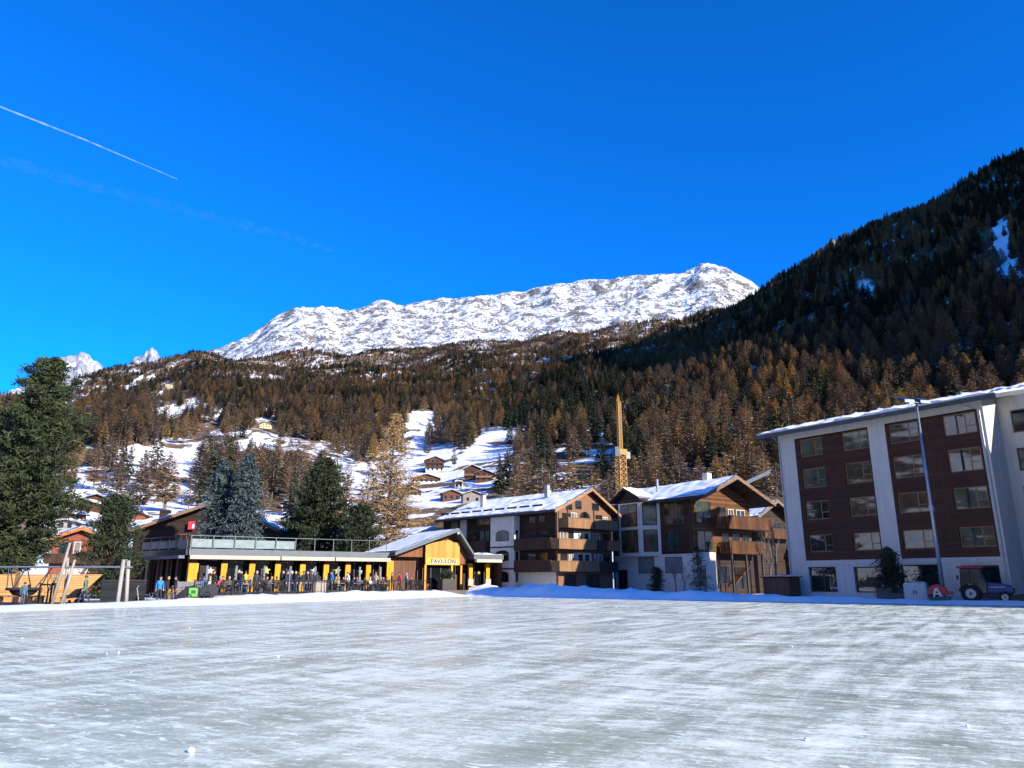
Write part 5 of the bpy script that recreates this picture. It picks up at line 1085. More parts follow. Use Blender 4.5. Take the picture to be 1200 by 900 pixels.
# ------------------------------------------------------------------ tower crane
CRY = basic('crane_yellow', (.38, .18, .012), (.26, .12, .01), .5, 3)
p = at(731, 640, 140); cr = thing('tower_crane', 'yellow lattice tower crane with its jib folded upright behind the chalets', 'crane', (p.x, p.y, -1), .5)
def lattice(name, z0, z1, w0, w1, step, rad, parent):
    b = MB(); n = int((z1 - z0) / step)
    pt = lambda k, z: (Vector(((-1, 1, 1, -1)[k], (-1, -1, 1, 1)[k], 0)) * ((w0 + (w1 - w0) * (z - z0) / (z1 - z0)) / 2) + Vector((0, 0, z)))
    for k in range(4): b.bar(pt(k, z0), pt(k, z1), rad, rad)
    for i in range(n):
        za, zb = z0 + (z1 - z0) * i / n, z0 + (z1 - z0) * (i + 1) / n
        for k in range(4): b.bar(pt(k, za), pt((k + 1) % 4, zb), rad * .7, rad * .7); b.bar(pt((k + 1) % 4, za), pt(k, zb), rad * .7, rad * .7); b.bar(pt(k, zb), pt((k + 1) % 4, zb), rad * .7, rad * .7)
    return b.build(name, CRY, parent)
lattice('mast', 0, 25.5, 1.5, 1.5, 1.1, .13, cr); b = MB(); b.box(-.95, .95, -.95, .95, 25.5, 26.6); b.build('slewing_ring', CRY, cr)
j = lattice('jib', 26.6, 36.0, .65, .6, .6, .11, cr); b = MB(); b.lathe([(.5, 36.0), (.3, 36.8), (.02, 37.6)], 4); b.build('jib_tip', CRY, j)
b = MB(); b.box(-2.2, -1.1, -1.4, -.4, 25.0, 26.8); b.build('cab', GUTTER, cr); b = MB(); b.box(-1.9, 1.9, -.12, .12, 23.2, 23.34); b.build('platform', GUTTER, cr)
b = MB(); b.box(1.0, 1.9, -.6, .6, 24.9, 26.2); b.build('counterweight', CONCRETE, cr)
# pylon and mast on the dark ridge, hut on the summit
p = atr(978, 291, 1275); py_ = thing('power_pylon', 'tiny steel pylon standing on the dark right ridge line', 'pylon', tuple(p - Vector((0, 0, 4))), .3); CRY_, CRY = CRY, BLACK; lattice('mast', 0, 20, 4.0, .8, 3, .8, py_); b = MB(); b.box(-4.5, 4.5, -.4, .4, 15, 15.8); b.box(-3.2, 3.2, -.4, .4, 18, 18.8); b.build('cross_arm', BLACK, py_); CRY = CRY_
p = atr(822, 315, 3440); su = thing('summit_station', 'tiny dark building on the top of the snowy mountain', 'building', tuple(p - Vector((0, 0, 8))), .2); b = MB(); b.box(-22, 4, -6, 6, 0, 17); b.build('wall', DARKWOOD, su); b = MB(); b.box(-24, 6, -7, 7, 17, 19); b.build('roof', SLATE, su); b = MB(); b.box(-20, -14, -3, 3, 19.01, 27); b.build('lift_tower', SLATE, su)
# ------------------------------------------------------------------ contrails
def trail_mat(name, lo, hi, amax, sc):
    m, t, b = nm(name); f = noise(t, coords(t, (sc, sc, sc)), 1.0, 5, .6); r = ramp(t, [(lo, 0.0), (hi, amax)]); t.links.new(f, r.inputs[0]); t.links.new(r.outputs[0], b.inputs['Alpha'])
    b.inputs['Base Color'].default_value = (.9, .92, .95, 1); b.inputs['Roughness'].default_value = 1; b.inputs['Specular IOR Level'].default_value = 0; return m
def trail(label, pts, rad, m, r_=16000):
    P = [atr(x, y, r_) for x, y in pts]; c0 = P[0]; o = thing('contrail', label, 'contrail', tuple(c0)); Q = []; Rr = []
    for i in range(len(P) - 1):
        for k in range(14): f = k / 14; Q.append(P[i].lerp(P[i + 1], f) - c0); Rr.append((rad[i] * (1 - f) + rad[i + 1] * f) * (1 + .25 * math.sin(7.1 * (i * 14 + k)) * math.sin(2.3 * k + 1)))
    Q.append(P[-1] - c0); Rr.append(rad[-1]); b = MB(); b.tube(Q, Rr, 10); b.build('vapour', m, o, True)
trail('sharp white aircraft contrail slanting down across the upper left sky', [(-120, 78), (0, 125), (100, 164), (208, 210)], [17, 16, 15, 5], trail_mat('contrail_vapour', .25, .75, .22, .006))
trail('faint broken old contrail below the sharp white one', [(-120, 160), (0, 187), (135, 226), (240, 252), (310, 270), (390, 293)], [130, 120, 110, 90, 110, 60], trail_mat('old_vapour', .42, .85, .012, .006))
# ------------------------------------------------------------------ people
SKIN = basic('skin', (.55, .33, .24), (.50, .29, .21), .6, 8); SHOE = basic('dark_shoes', (.02, .02, .022), None, .6)
JACKET = tinted('jacket_cloth', None); TROUSER = basic('dark_trousers', (.020, .024, .036), (.035, .04, .055), .8, 6); JEANS = basic('blue_jeans', (.06, .09, .16), (.04, .06, .11), .8, 6)
HAIRS = [basic('brown_hair', (.06, .032, .018), None, .6, 20), basic('fair_hair', (.36, .24, .11), None, .6, 20), basic('grey_hair', (.35, .34, .33), None, .6, 20), basic('black_hair', (.012, .01, .01), None, .5, 20)]
HATS = [basic('white_wool_hat', (.7, .7, .68), None, .9, 20), basic('red_wool_hat', (.5, .03, .04), None, .9, 20), basic('dark_wool_hat', (.025, .03, .05), None, .9, 20)]
EYE = basic('eye', (.02, .015, .012), None, .3)
def skeleton(pose):
    v = {}; e = []
    if pose in ('sit', 'lean'):
        hz = .52; v['pel'] = (0, .02, hz); tilt = .06 if pose == 'sit' else -.16
        def up(z, y=0): return (0, .02 + tilt * (z - .0) + y, hz + z)
        sp = [('belly', up(.17)), ('chest', up(.40)), ('nb', up(.53)), ('neck', up(.585)), ('hl', up(.63, -.02)), ('hm', up(.70, -.025)), ('ht', up(.785, -.015))]
    else:
        v['pel'] = (0, 0, .95); sp = [('belly', (0, 0, 1.12)), ('chest', (0, .01, 1.34)), ('nb', (0, .01, 1.47)), ('neck', (0, .005, 1.525)), ('hl', (0, -.012, 1.57)), ('hm', (0, -.018, 1.645)), ('ht', (0, -.008, 1.73))]
    for k, p in sp: v[k] = p
    ch = ['pel'] + [k for k, _ in sp]; e += list(zip(ch[:-1], ch[1:]))
    hm = Vector(v['hm']); v['nose'] = tuple(hm + Vector((0, -.118, -.01))); e.append(('hm', 'nose'))
    for s, n in ((-1, 'l'), (1, 'r')):
        v['ear' + n] = tuple(hm + Vector((s * .098, .01, -.005))); e.append(('hm', 'ear' + n))
        c = Vector(v['chest']); sh = c + Vector((s * .185, 0, .075))
        if pose == 'stand': el, wr = sh + Vector((s * .06, .03, -.29)), sh + Vector((s * .07, -.05, -.53))
        elif pose == 'walk': el, wr = sh + Vector((s * .06, .10 * s, -.27)), sh + Vector((s * .06, .10 * s - .13, -.50))
        else: el, wr = sh + Vector((s * .07, -.08, -.27)), sh + Vector((s * .01, -.31, -.24))
        d = (wr - el).normalized(); hd_ = wr + d * .085
        for k, p in (('sh', sh), ('el', el), ('wr', wr), ('hd', hd_)): v[k + n] = tuple(p)
        e += [('chest', 'sh' + n), ('sh' + n, 'el' + n), ('el' + n, 'wr' + n), ('wr' + n, 'hd' + n)]
        side_ = d.cross(Vector((0, 1, 0.3))).normalized()
        for q, (o_, ln) in enumerate(((-.03, .072), (-.01, .085), (.01, .08), (.03, .06))):
            v['f%d%s' % (q, n)] = tuple(hd_ + d * ln + side_ * o_ + Vector((0, -.012, 0))); e.append(('hd' + n, 'f%d%s' % (q, n)))
        v['th' + n] = tuple(wr + d * .09 + Vector((-s * .05, -.03, 0))); e.append(('wr' + n, 'th' + n))
        pl = Vector(v['pel']); hip = pl + Vector((s * .095, 0, -.05))
        if pose in ('sit', 'lean'): kn, an = hip + Vector((s * .03, -.42, .03)), hip + Vector((s * .03, -.42 - .02 * s, -.38)); an.z = .09
        elif pose == 'walk': kn, an = hip + Vector((s * .01, -.16 * s - .04, -.40)), hip + Vector((s * .01, -.30 * s + .05, -.81)); an.z = .09 if s > 0 else .13
        else: kn, an = hip + Vector((s * .015, -.02, -.42)), hip + Vector((s * .03, .02, -.81))
        toe = an + Vector((s * .02, -.16, -.05))
        for k, p in (('hip', hip), ('kn', kn), ('an', an), ('toe', toe)): v[k + n] = tuple(p)
        e += [('pel', 'hip' + n), ('hip' + n, 'kn' + n), ('kn' + n, 'an' + n), ('an' + n, 'toe' + n)]
    return v, e
RAD = {'pel': .15, 'belly': .145, 'chest': .165, 'nb': .075, 'neck': .055, 'hl': .068, 'hm': .098, 'ht': .062, 'nose': .014, 'ear': .018, 'sh': .075, 'el': .056, 'wr': .042, 'hd': .036, 'f': .010, 'th': .012, 'hip': .095, 'kn': .066, 'an': .048, 'toe': .042}
def rad(k):
    for q in (k, k[:-1]):
        if q in RAD: return RAD[q]
    return RAD['f'] if k[0] == 'f' else .05
def tagm(a, b):
    s = {a, b}
    if any(x.startswith(('hl', 'hm', 'ht', 'nose', 'ear', 'neck', 'f', 'th', 'hd')) for x in s) and 'nb' not in s and not any(x.startswith('toe') for x in s): return 0
    if any(x.startswith('toe') for x in s): return 3
    if any(x.startswith(('hip', 'kn', 'an')) for x in s): return 2
    return 1
def body_mesh(pose, legs):
    v, e = skeleton(pose); names = list(v); idx = {k: i for i, k in enumerate(names)}
    me = bpy.data.meshes.new('body'); me.from_pydata([v[k] for k in names], [(idx[a], idx[b]) for a, b in e], [])
    o = bpy.data.objects.new('body', me); C.objects.link(o); md = o.modifiers.new('s', 'SKIN'); md.use_smooth_shade = True; sd = o.modifiers.new('u', 'SUBSURF'); sd.levels = 1; sd.render_levels = 1
    for i, k in enumerate(names): sk = me.skin_vertices[0].data[i]; sk.radius = (rad(k), rad(k) * (.72 if k in ('chest', 'belly', 'pel') else 1)); sk.use_root = (k == 'pel')
    dg = bpy.context.evaluated_depsgraph_get(); nm_ = bpy.data.meshes.new_from_object(o.evaluated_get(dg)); bpy.data.objects.remove(o)
    seg = [(Vector(v[a]), Vector(v[b]), tagm(a, b), (rad(a) + rad(b)) / 2) for a, b in e]
    nm_.materials.clear(); [nm_.materials.append(x) for x in (SKIN, JACKET, legs, SHOE)]
    for p in nm_.polygons:
        c = p.center; best = 9; bm_ = 1
        for a, b, tg, r_ in seg:
            ab = b - a; t_ = max(0, min(1, (c - a).dot(ab) / ab.length_squared)); d = (a + ab * t_ - c).length - r_ * .6
            if d < best: best, bm_ = d, tg
        if bm_ == 2 and c.z > (v['pel'][2] - .10) and pose in ('stand', 'walk'): bm_ = 1
        p.material_index = bm_; p.use_smooth = True
    return nm_, Vector(v['hm']), Vector(v['ht'])
BODY = {}
for ps_ in ('stand', 'walk', 'sit', 'lean'):
    for li, lg in enumerate((TROUSER, JEANS)): BODY[(ps_, li)] = body_mesh(ps_, lg)
def cap_mesh(hat):
    b = MB(); rr = .112 if hat else .108; n = 12; pr = []
    for i in range(7): a = math.pi * (.02 + .53 * i / 6); pr.append((max(.004, math.sin(a) * rr), math.cos(a) * rr * 1.12))
    vs = []; 
    for i, (r_, z) in enumerate(pr[::-1]):
        for k in range(n):
            t_ = 6.2832 * k / n; front = max(0, -math.sin(t_)); vs.append((r_ * math.cos(t_), r_ * math.sin(t_) + .008, z + (.055 * front * (1 - i / 6) if not hat else .02) - (.045 * max(0, math.sin(t_)) * (1 - i / 6))))
    fs = [(i * n + k, i * n + (k + 1) % n, (i + 1) * n + (k + 1) % n, (i + 1) * n + k) for i in range(6) for k in range(n)] + [tuple(6 * n + k for k in range(n))]
    b.add(vs, fs)
    if hat: b.ball((0, .008, rr * 1.12 + .03), .03, 0, 8, 5)
    return b
HAIRM = [cap_mesh(False).mesh('hair', m, True) for m in HAIRS]; HATM = [cap_mesh(True).mesh('hat', m, True) for m in HATS]
eb = MB(); eb.ball((-.034, -.092, .012), .011, 0, 6, 4); eb.ball((.034, -.092, .012), .011, 0, 6, 4); EYEM = eb.mesh('eyes', EYE, True)
def person(label, loc, rz, pose, color, legs=0, hair=0, hat=None, scale=1.0, group=None):
    me, hm, ht = BODY[(pose, legs)]; o = link('person', me); o.location = loc; o.rotation_euler = (0, 0, rz); o.scale = (scale,) * 3; o.color = col(color); tag(o, label, 'person', group)
    h = link('hair' if hat is None else 'hat', HAIRM[hair] if hat is None else HATM[hat], o); h.location = hm + Vector((0, .004, .012))
    e = link('eyes', EYEM, o); e.location = hm; return o
NAVY, BLACKC, BLUE, RED, YELLOW, BEIGE, GREEN, GREYC, PINK, WHITEC, BROWNC, LBLUE = (.012, .018, .045), (.012, .012, .014), (.02, .20, .55), (.62, .02, .04), (.75, .45, .03), (.48, .36, .26), (.05, .16, .11), (.16, .16, .17), (.6, .10, .16), (.68, .68, .68), (.10, .05, .03), (.25, .38, .5)
CN = {NAVY: 'navy', BLACKC: 'black', BLUE: 'bright blue', RED: 'red', YELLOW: 'yellow', BEIGE: 'beige', GREEN: 'dark green', GREYC: 'grey', PINK: 'pink', WHITEC: 'white', BROWNC: 'brown', LBLUE: 'pale blue'}
# ---- terrace furniture
CHW = basic('dark_chair_wood', (.09, .05, .03), (.05, .03, .02), .6, 6); TBW = basic('table_top_wood', (.30, .17, .09), (.20, .11, .06), .55, 4)
def chair_base():
    o = thing('terrace_chair', 'dark slatted wooden terrace chair', 'chair')
    b = MB(); [b.box(-.22, .22, -.22 + k * .09, -.15 + k * .09, .42, .45) for k in range(5)]; b.build('seat', CHW, o)
    b = MB(); [b.box(-.22, .22, .215, .24, .56 + k * .1, .64 + k * .1) for k in range(4)]; b.build('backrest', CHW, o)
    for sx in (-.2, .2):
        for sy, zt in ((-.2, .42), (.225, .95)): b = MB(); b.box(sx - .02, sx + .02, sy - .02, sy + .02, 0, zt); b.build('leg', BLACK, o)
    return o
def table_base():
    o = thing('terrace_table', 'square brown terrace table with black foot', 'table')
    b = MB(); b.box(-.42, .42, -.42, .42, .71, .75); b.build('table_top', TBW, o); b = MB(); b.tube([(0, 0, .05), (0, 0, .71)], .035, 8); b.build('pillar', BLACK, o); b = MB(); b.box(-.25, .25, -.04, .04, 0, .05); b.box(-.04, .04, -.25, -.045, 0, .05); b.box(-.04, .04, .045, .25, 0, .05); b.build('foot', BLACK, o); return o
chair0, table0 = chair_base(), table_base(); cu, tu = [0], [0]
def place(base, used, loc, rz, label, group):
    if not used[0]: used[0] = 1; base.location = loc; base.rotation_euler = (0, 0, rz); base['label'] = label; base['group'] = group; return base
    return dup(base, loc, rz, label, group=group)
def sight(px, base, d):                      # where the sight line at column px (terrace row) crosses a line in plan
    a, b_, _ = ray(px, 686); k = Vector((a, b_, 0)); det = d.x * (-k.y) - d.y * (-k.x); s = (-base.x * (-k.y) + base.y * (-k.x)) / det; return base + d * s
PIL = ('first', 'second', 'third', 'fourth', 'fifth', 'sixth', 'seventh', 'eighth', 'ninth'); PPX = (226, 262, 295, 325, 355, 382, 408, 432, 458)
def wherepx(px):
    k = min(range(9), key=lambda i: abs(PPX[i] - px)); d = px - PPX[k]
    return 'in front of the %s yellow pillar' % PIL[k] if abs(d) < 5 else ('just right of the %s yellow pillar' % PIL[k] if d > 0 else 'just left of the %s yellow pillar' % PIL[k])
rnd = random.Random(5)
seenlab = set()
def guest(px, f, pose, color, legs=0, hair=0, hat=None, face=None, scale=1.0, extra=''):
    A_ = sight(px, Vector((FA.x, FA.y, 0)), fd); B_ = sight(px, Vector((OP.x, OP.y, 0)), pd); L_ = (B_ - A_).length; q = A_ + (B_ - A_).normalized() * min(L_ - 1.2, max(1.0, f))
    fz = face if face is not None else rnd.uniform(0, 6.28); w1 = {'stand': 'standing', 'walk': 'walking', 'sit': 'seated', 'lean': 'leaning forward'}[pose]
    lab = '%s person in %s %s %s' % ((('white', 'red', 'dark')[hat] + ' hatted') if hat is not None else ('brown', 'fair', 'grey', 'black')[hair] + ' haired', CN[color], w1, wherepx(px))
    if extra: lab = extra
    if lab in seenlab: lab = ('farther ' if f > 4 else 'nearer ') + lab
    seenlab.add(lab)
    person(lab, (q.x, q.y, TZ), fz, pose, color, legs, hair, hat, scale, 'guests on the pavilion terrace')
    if pose in ('sit', 'lean'): place(chair0, cu, (q.x - math.sin(fz) * .05 * 0, q.y, TZ), fz, 'dark slatted wooden chair with a guest sitting on it', 'occupied terrace chairs')
    return q, fz
GU = [(233, 5, 'sit', BLACKC, 0, 3, None), (238, 2.0, 'sit', BLUE, 0, 0, None), (245, 4.5, 'sit', WHITEC, 1, 1, None), (250, 7, 'stand', BLACKC, 0, 0, 1), (257, 1.6, 'sit', PINK, 0, 1, None), (262, 5, 'lean', BROWNC, 0, 0, None), (268, 3, 'sit', GREYC, 1, 1, None), (274, 6, 'sit', BLACKC, 0, 3, None),
      (282, 1.2, 'stand', NAVY, 1, 3, None), (287, 4.0, 'stand', YELLOW, 0, 0, None), (293, 3.0, 'lean', LBLUE, 1, 1, None), (300, 3.2, 'stand', NAVY, 0, 2, None), (308, 5.5, 'sit', BROWNC, 0, 0, None), (313, 2.5, 'sit', GREYC, 0, 0, None), (318, 3.2, 'sit', BEIGE, 1, 1, None), (324, 2.2, 'lean', BROWNC, 0, 0, None),
      (331, 3.0, 'stand', BLACKC, 0, 2, None), (336, 2.2, 'stand', NAVY, 0, 3, None), (341, 4.4, 'stand', BLACKC, 0, 0, 0), (346, 2.0, 'stand', NAVY, 1, 1, None), (350, 3.4, 'stand', GREYC, 0, 0, None), (355, 2.4, 'stand', BLACKC, 1, 1, 2), (360, 4.0, 'stand', BROWNC, 0, 2, None), (365, 2.2, 'stand', NAVY, 1, 0, None), (371, 3.0, 'stand', BLACKC, 0, 3, None), (374, 5.0, 'sit', BEIGE, 0, 1, None),
      (380, 2.8, 'sit', BEIGE, 0, 2, None), (388, 1.8, 'stand', BLUE, 0, 0, None), (394, 4.2, 'sit', YELLOW, 1, 1, None), (397, 2.4, 'sit', BEIGE, 1, 1, None), (402, 4.0, 'sit', BLACKC, 0, 3, None), (407, 1.9, 'stand', WHITEC, 0, 0, None), (413, 3.0, 'lean', GREYC, 0, 0, None), (418, 5.0, 'sit', NAVY, 0, 0, 2), (421, 2.2, 'sit', LBLUE, 1, 1, None),
      (427, 3.4, 'sit', BROWNC, 0, 0, None), (434, 2.0, 'sit', WHITEC, 1, 2, None), (440, 4.4, 'stand', BEIGE, 0, 0, 1), (446, 2.0, 'sit', GREYC, 1, 1, None), (449, 4.0, 'sit', RED, 0, 3, None), (453, 2.2, 'sit', GREEN, 0, 0, None), (459, 3.0, 'stand', BLACKC, 0, 3, None), (476, 5.0, 'stand', LBLUE, 1, 2, None), (482, 3.5, 'sit', BLACKC, 0, 0, None)]
for i, g_ in enumerate(GU):
    q, fz = guest(g_[0], g_[1], g_[2], g_[3], g_[4], g_[5], g_[6])
    if g_[2] in ('sit', 'lean') and i % 2 == 0:
        place(table0, tu, (q.x + math.sin(fz) * .72, q.y - math.cos(fz) * .72, TZ), fz, 'square brown table among the terrace guests', 'terrace tables')
guest(468, 1.6, 'walk', RED, 0, 0, None, -1.2, 1.0, 'person in a red jacket walking along the terrace fence by the pavilion gable')
for px, f in ((265, 1.6), (271, 2.2), (304, 1.7), (314, 1.5), (327, 1.5), (383, 4.2), (410, 1.6), (416, 1.7), (424, 1.4), (444, 6.0), (488, 3.4), (494, 4.5)):
    A_ = sight(px, Vector((FA.x, FA.y, 0)), fd); B_ = sight(px, Vector((OP.x, OP.y, 0)), pd); q = A_ + (B_ - A_).normalized() * f
    place(chair0, cu, (q.x, q.y, TZ), rnd.uniform(0, 6.28), 'empty dark slatted chair behind the terrace fence', 'empty terrace chairs')
# crates, planter and fur covered seats
def crate_box(px, f, lb):
    A_ = sight(px, Vector((FA.x, FA.y, 0)), fd); o = thing('planter_box', lb, 'planter', (A_.x + fo.x * f, A_.y + fo.y * f, TZ), rot_of(fd)); b = MB(); b.box(-.3, .3, -.25, .25, 0, .95); b.build('box', basic('pale_boards', (.45, .40, .33), (.36, .31, .25), .8, 5), o); b = MB(); b.box(-.33, .33, -.28, .28, .955, 1.0); b.build('rim', CHW, o)
crate_box(377, .6, 'pale wooden box behind the fence, left of the pair by the sixth pillar'); crate_box(384, .6, 'pale wooden box behind the fence, right of the pair by the sixth pillar')
q = pav(25.2, -2.2, TZ); pl_ = thing('planter', 'black planter with a round green bush before the entrance doors', 'planter', tuple(q), PROT); b = MB(); b.box(-.75, .75, -.4, .4, 0, 1.15); b.build('box', BLACK, pl_)
rs_ = np.random.RandomState(3); n = 900; P_ = rs_.normal(0, 1, (n, 3)); P_ /= np.linalg.norm(P_, axis=1)[:, None]; P_ = P_ * (rs_.rand(n) ** .4)[:, None] * np.array([.8, .5, .5]) + np.array([0, 0, 1.6]); D_ = rs_.normal(0, 1, (n, 3)) * .09; S_ = rs_.normal(0, 1, (n, 3)) * .05
link('bush', npmesh('bush', np.stack([P_ - D_, P_ + S_, P_ + D_, P_ - S_], 1).reshape(-1, 3), np.arange(n * 4).reshape(-1, 4), STONE_PINE), pl_)
FUR = basic('sheepskin', (.62, .50, .42), (.35, .22, .16), .95, 9, bmp=.5)
for x, lb in ((28.2, 'armchair draped with sheepskin at the right of the entrance, left of the pair'), (30.4, 'armchair draped with sheepskin under the right canopy, right of the pair')):
    o = thing('fur_chair', lb, 'armchair', tuple(pav(x, -2.3, TZ)), PROT); b = MB(); b.box(-.33, .33, -.3, .3, .34, .48); b.build('seat', FUR, o, bevel=.05); b = MB(); b.box(-.33, .33, .3, .42, .3, 1.15); b.build('backrest', FUR, o, bevel=.05)
    for sx in (-.3, .3):
        for sy in (-.25, .3): b = MB(); b.box(sx - .03, sx + .03, sy - .03, sy + .03, 0, .33); b.build('leg', CHW, o)
# ------------------------------------------------------------------ playground at the left
q0, q1 = at(-60, 706, 55.5), at(112, 704, 55.5)
PURPLE = basic('purple_rubber_paving', (.075, .055, .085), (.05, .04, .06), .9, 2)
b = MB(); b.prismz([(-48, 36), (-29.5, 40.2), (-21.6, 53.0), (-22.5, 56.5), (-48, 56.5)], -.02, .035); struct(b.build('playground_paving', PURPLE))
wa = thing('timber_wall', 'sunlit honey coloured horizontal board wall behind the swing', 'wall', (-50, 55.2, 0), 0)
HB = boards('honey_wall_boards', (.46, .22, .075), (.70, .40, .16), .17, 'z', .65, .10)
b = MB(); L = 50 - 29.6; b.prism([(0, 0), (L - 1.9, 0), (L, 1.95), (0, 1.95)], 0, .12); b.build('boards', HB, wa)  # right end slanted so its shape gives the cast shadow's edge
b = MB()
for x in (4, 9, 14.35): b.box(x - .14, x + .14, -.06, -.004, 0, 2.15 if x > 14 else 1.95)
b.build('post', FRAMEWOOD, wa)
dk = thing('dark_timber_wall', 'board wall coloured dark in place of shade, between the sunlit wall and the pavilion', 'wall', (-30.6, 57.2, 0), .35); b = MB(); b.box(0, 3.0, 0, .14, 0, 1.5); b.build('boards', boards('shade_dark_boards', (.008, .010, .014), (.02, .022, .028), .2, 'z', .7), dk); b = MB(); b.box(-.05, 3.05, -.05, .19, 1.504, 1.56); b.build('cap', DARKFRAME, dk)  # dark boards stand where shade falls; the shade is put into their colour
yb = thing('yellow_panel', 'pale yellow upright board at the foot of the tall stone pine', 'panel', (-40.6, 57.5, 0), 0); b = MB(); b.box(-.42, .42, 0, .08, 0, 2.75); b.build('board', basic('pale_yellow_paint', (.75, .62, .16), (.66, .54, .14), .7, 2), yb); b = MB(); b.box(-.5, .5, -.03, .11, 2.755, 2.82); b.box(-.75, -.66, 0, .08, 0, 3.6); b.build('frame', DARKFRAME, yb)
SILVER = boards('silvered_timber', (.24, .21, .175), (.38, .34, .29), .5, 'xy', .8, .02)
# nest swing
Y0 = 50.0; bl_, br_ = at(-60, 664.5, Y0), at(155, 664.5, Y0)
sw = thing('nest_swing', 'nest swing on a long steel bar between clustered silvery timber posts', 'swing', (at(72, 712, Y0).x, Y0, 0), 0); ox = sw.location.x
zb = bl_.z
b = MB(); b.tube([(bl_.x - ox, 0, zb), (br_.x - ox, 0, zb)], .065, 8); b.build('bar', STEEL, sw)
for (xa, ya, xb, yb_, zt) in ((-.38, -.5, -.14, .12, 3.95), (-.11, .4, -.10, .05, 3.0), (.22, -.5, .36, .1, 2.85)):
    b = MB(); b.tube([(xa, ya, -.05), ((xa + xb) / 2 + .03, (ya + yb_) / 2, zt / 2), (xb, yb_, zt)], [.105, .10, .085], 8); b.build('post', SILVER, sw, True)
xr0 = br_.x - ox
for (xa, ya, xb, yb_, zt) in ((-.50, -.3, -.62, .0, 2.85), (-.22, .25, -.38, .16, 2.8)):
    b = MB(); b.tube([(xr0 + xa, ya, -.05), (xr0 + xb, yb_, zt)], [.13, .12], 8); b.build('post', SILVER, sw, True)
xs_ = at(28, 690, Y0).x - ox
b = MB(); n = 20
b.v = []; prof = [(.98, .0), (1.04, .09), (.98, .17), (.9, .10), (.62, -.26), (.02, -.46)]
b.lathe([(r_, z + .92) for r_, z in prof], 20, 0, (xs_, 0, 0)); nest = b.build('nest_seat', basic('black_rope', (.012, .014, .02), (.03, .032, .04), .9, 20, bmp=.4), sw, True)
for dx, dy, tx in ((-.92, -.3, -1.25), (-.9, .3, -1.2), (-.12, .9, -.05), (.9, -.3, 1.75), (.86, .3, 1.65), (-.1, -.9, 0)):
    b = MB(); b.tube([(xs_ + dx, dy, 1.05), (xs_ + tx * .95, dy * .1, zb - .04)], .035, 6); b.build('rope', BLACK, sw)
p = at(25, 711, 47.8); person('child in a pale top and blue trousers standing before the nest swing', (p.x, p.y, .035), math.pi, 'stand', (.10, .16, .22), 1, 0, None, .80)
p = at(97, 709, 50.4); person('person in a dark green coat walking past the leaning swing posts', (p.x, p.y, .035), -1.4, 'walk', (.10, .20, .13), 0, 0, None, 1.03)
p = at(91, 708, 50.9)
bg_ = thing('stroller', 'black pushchair in front of the walking person in green', 'pushchair', (p.x - .25, p.y + .1, .035), -.1)
b = MB(); b.prism([(-.9, .32), (.35, .42), (.55, 1.0), (.1, .95), (-.35, .6), (-.95, .42)], -.24, .24); b.build('seat', BLACK, bg_); b = MB(); b.tube([(.45, -.22, .9), (.85, -.22, 1.1), (.85, .22, 1.1), (.45, .22, .9)], .018, 6); b.build('handle', STEEL, bg_)
for x, r_ in ((-.6, .12), (.3, .17)):
    for y in (-.27, .27): b = MB(); b.tube([(x, y - .02, r_), (x, y + .02, r_)], r_, 12); b.build('wheel', BLACK, bg_)
for px, Y, w_, lb in ((9, 53.2, 1.5, 'low wooden bench before the board wall at the picture edge'), (41, 53.0, 1.1, 'dark low bench beside the nest swing')):
    p = at(px, 705, Y); o = thing('bench', lb, 'bench', (p.x, p.y, .035), 0); b = MB(); b.box(-w_ / 2, w_ / 2, -.22, .22, .40, .48); b.build('seat', DARKFRAME if px > 20 else FRAMEWOOD, o)
    for sx in (-1, 1): b = MB(); b.box(sx * w_ * .36 - .08, sx * w_ * .36 + .08, -.2, .2, 0, .396); b.build('leg', DARKFRAME, o)
p = at(54, 706, 52.6); sp = bare_tree('young_tree', 'young bare tree tied inside a dark three-post stake frame', (p.x, p.y, .035), 2.9, 77, GREYBARK, .6, 3, .07)
stk = thing('stake_frame', 'dark wooden stake frame holding the young bare tree', 'tree stake', (p.x, p.y, .035), 0); b = MB()
for sx, sy in ((-.5, -.1), (.5, -.1), (0, .4)): b.box(sx - .05, sx + .05, sy - .05, sy + .05, 0, 1.32)
b.build('stake', DARKFRAME, stk); b = MB(); b.bar((-.5, -.1, 1.22), (.5, -.1, 1.22), .05, .1); b.bar((-.5, -.1, 1.2), (0, .4, 1.2), .05, .08); b.bar((.5, -.1, 1.2), (0, .4, 1.2), .05, .08); b.build('crossbar', DARKFRAME, stk)
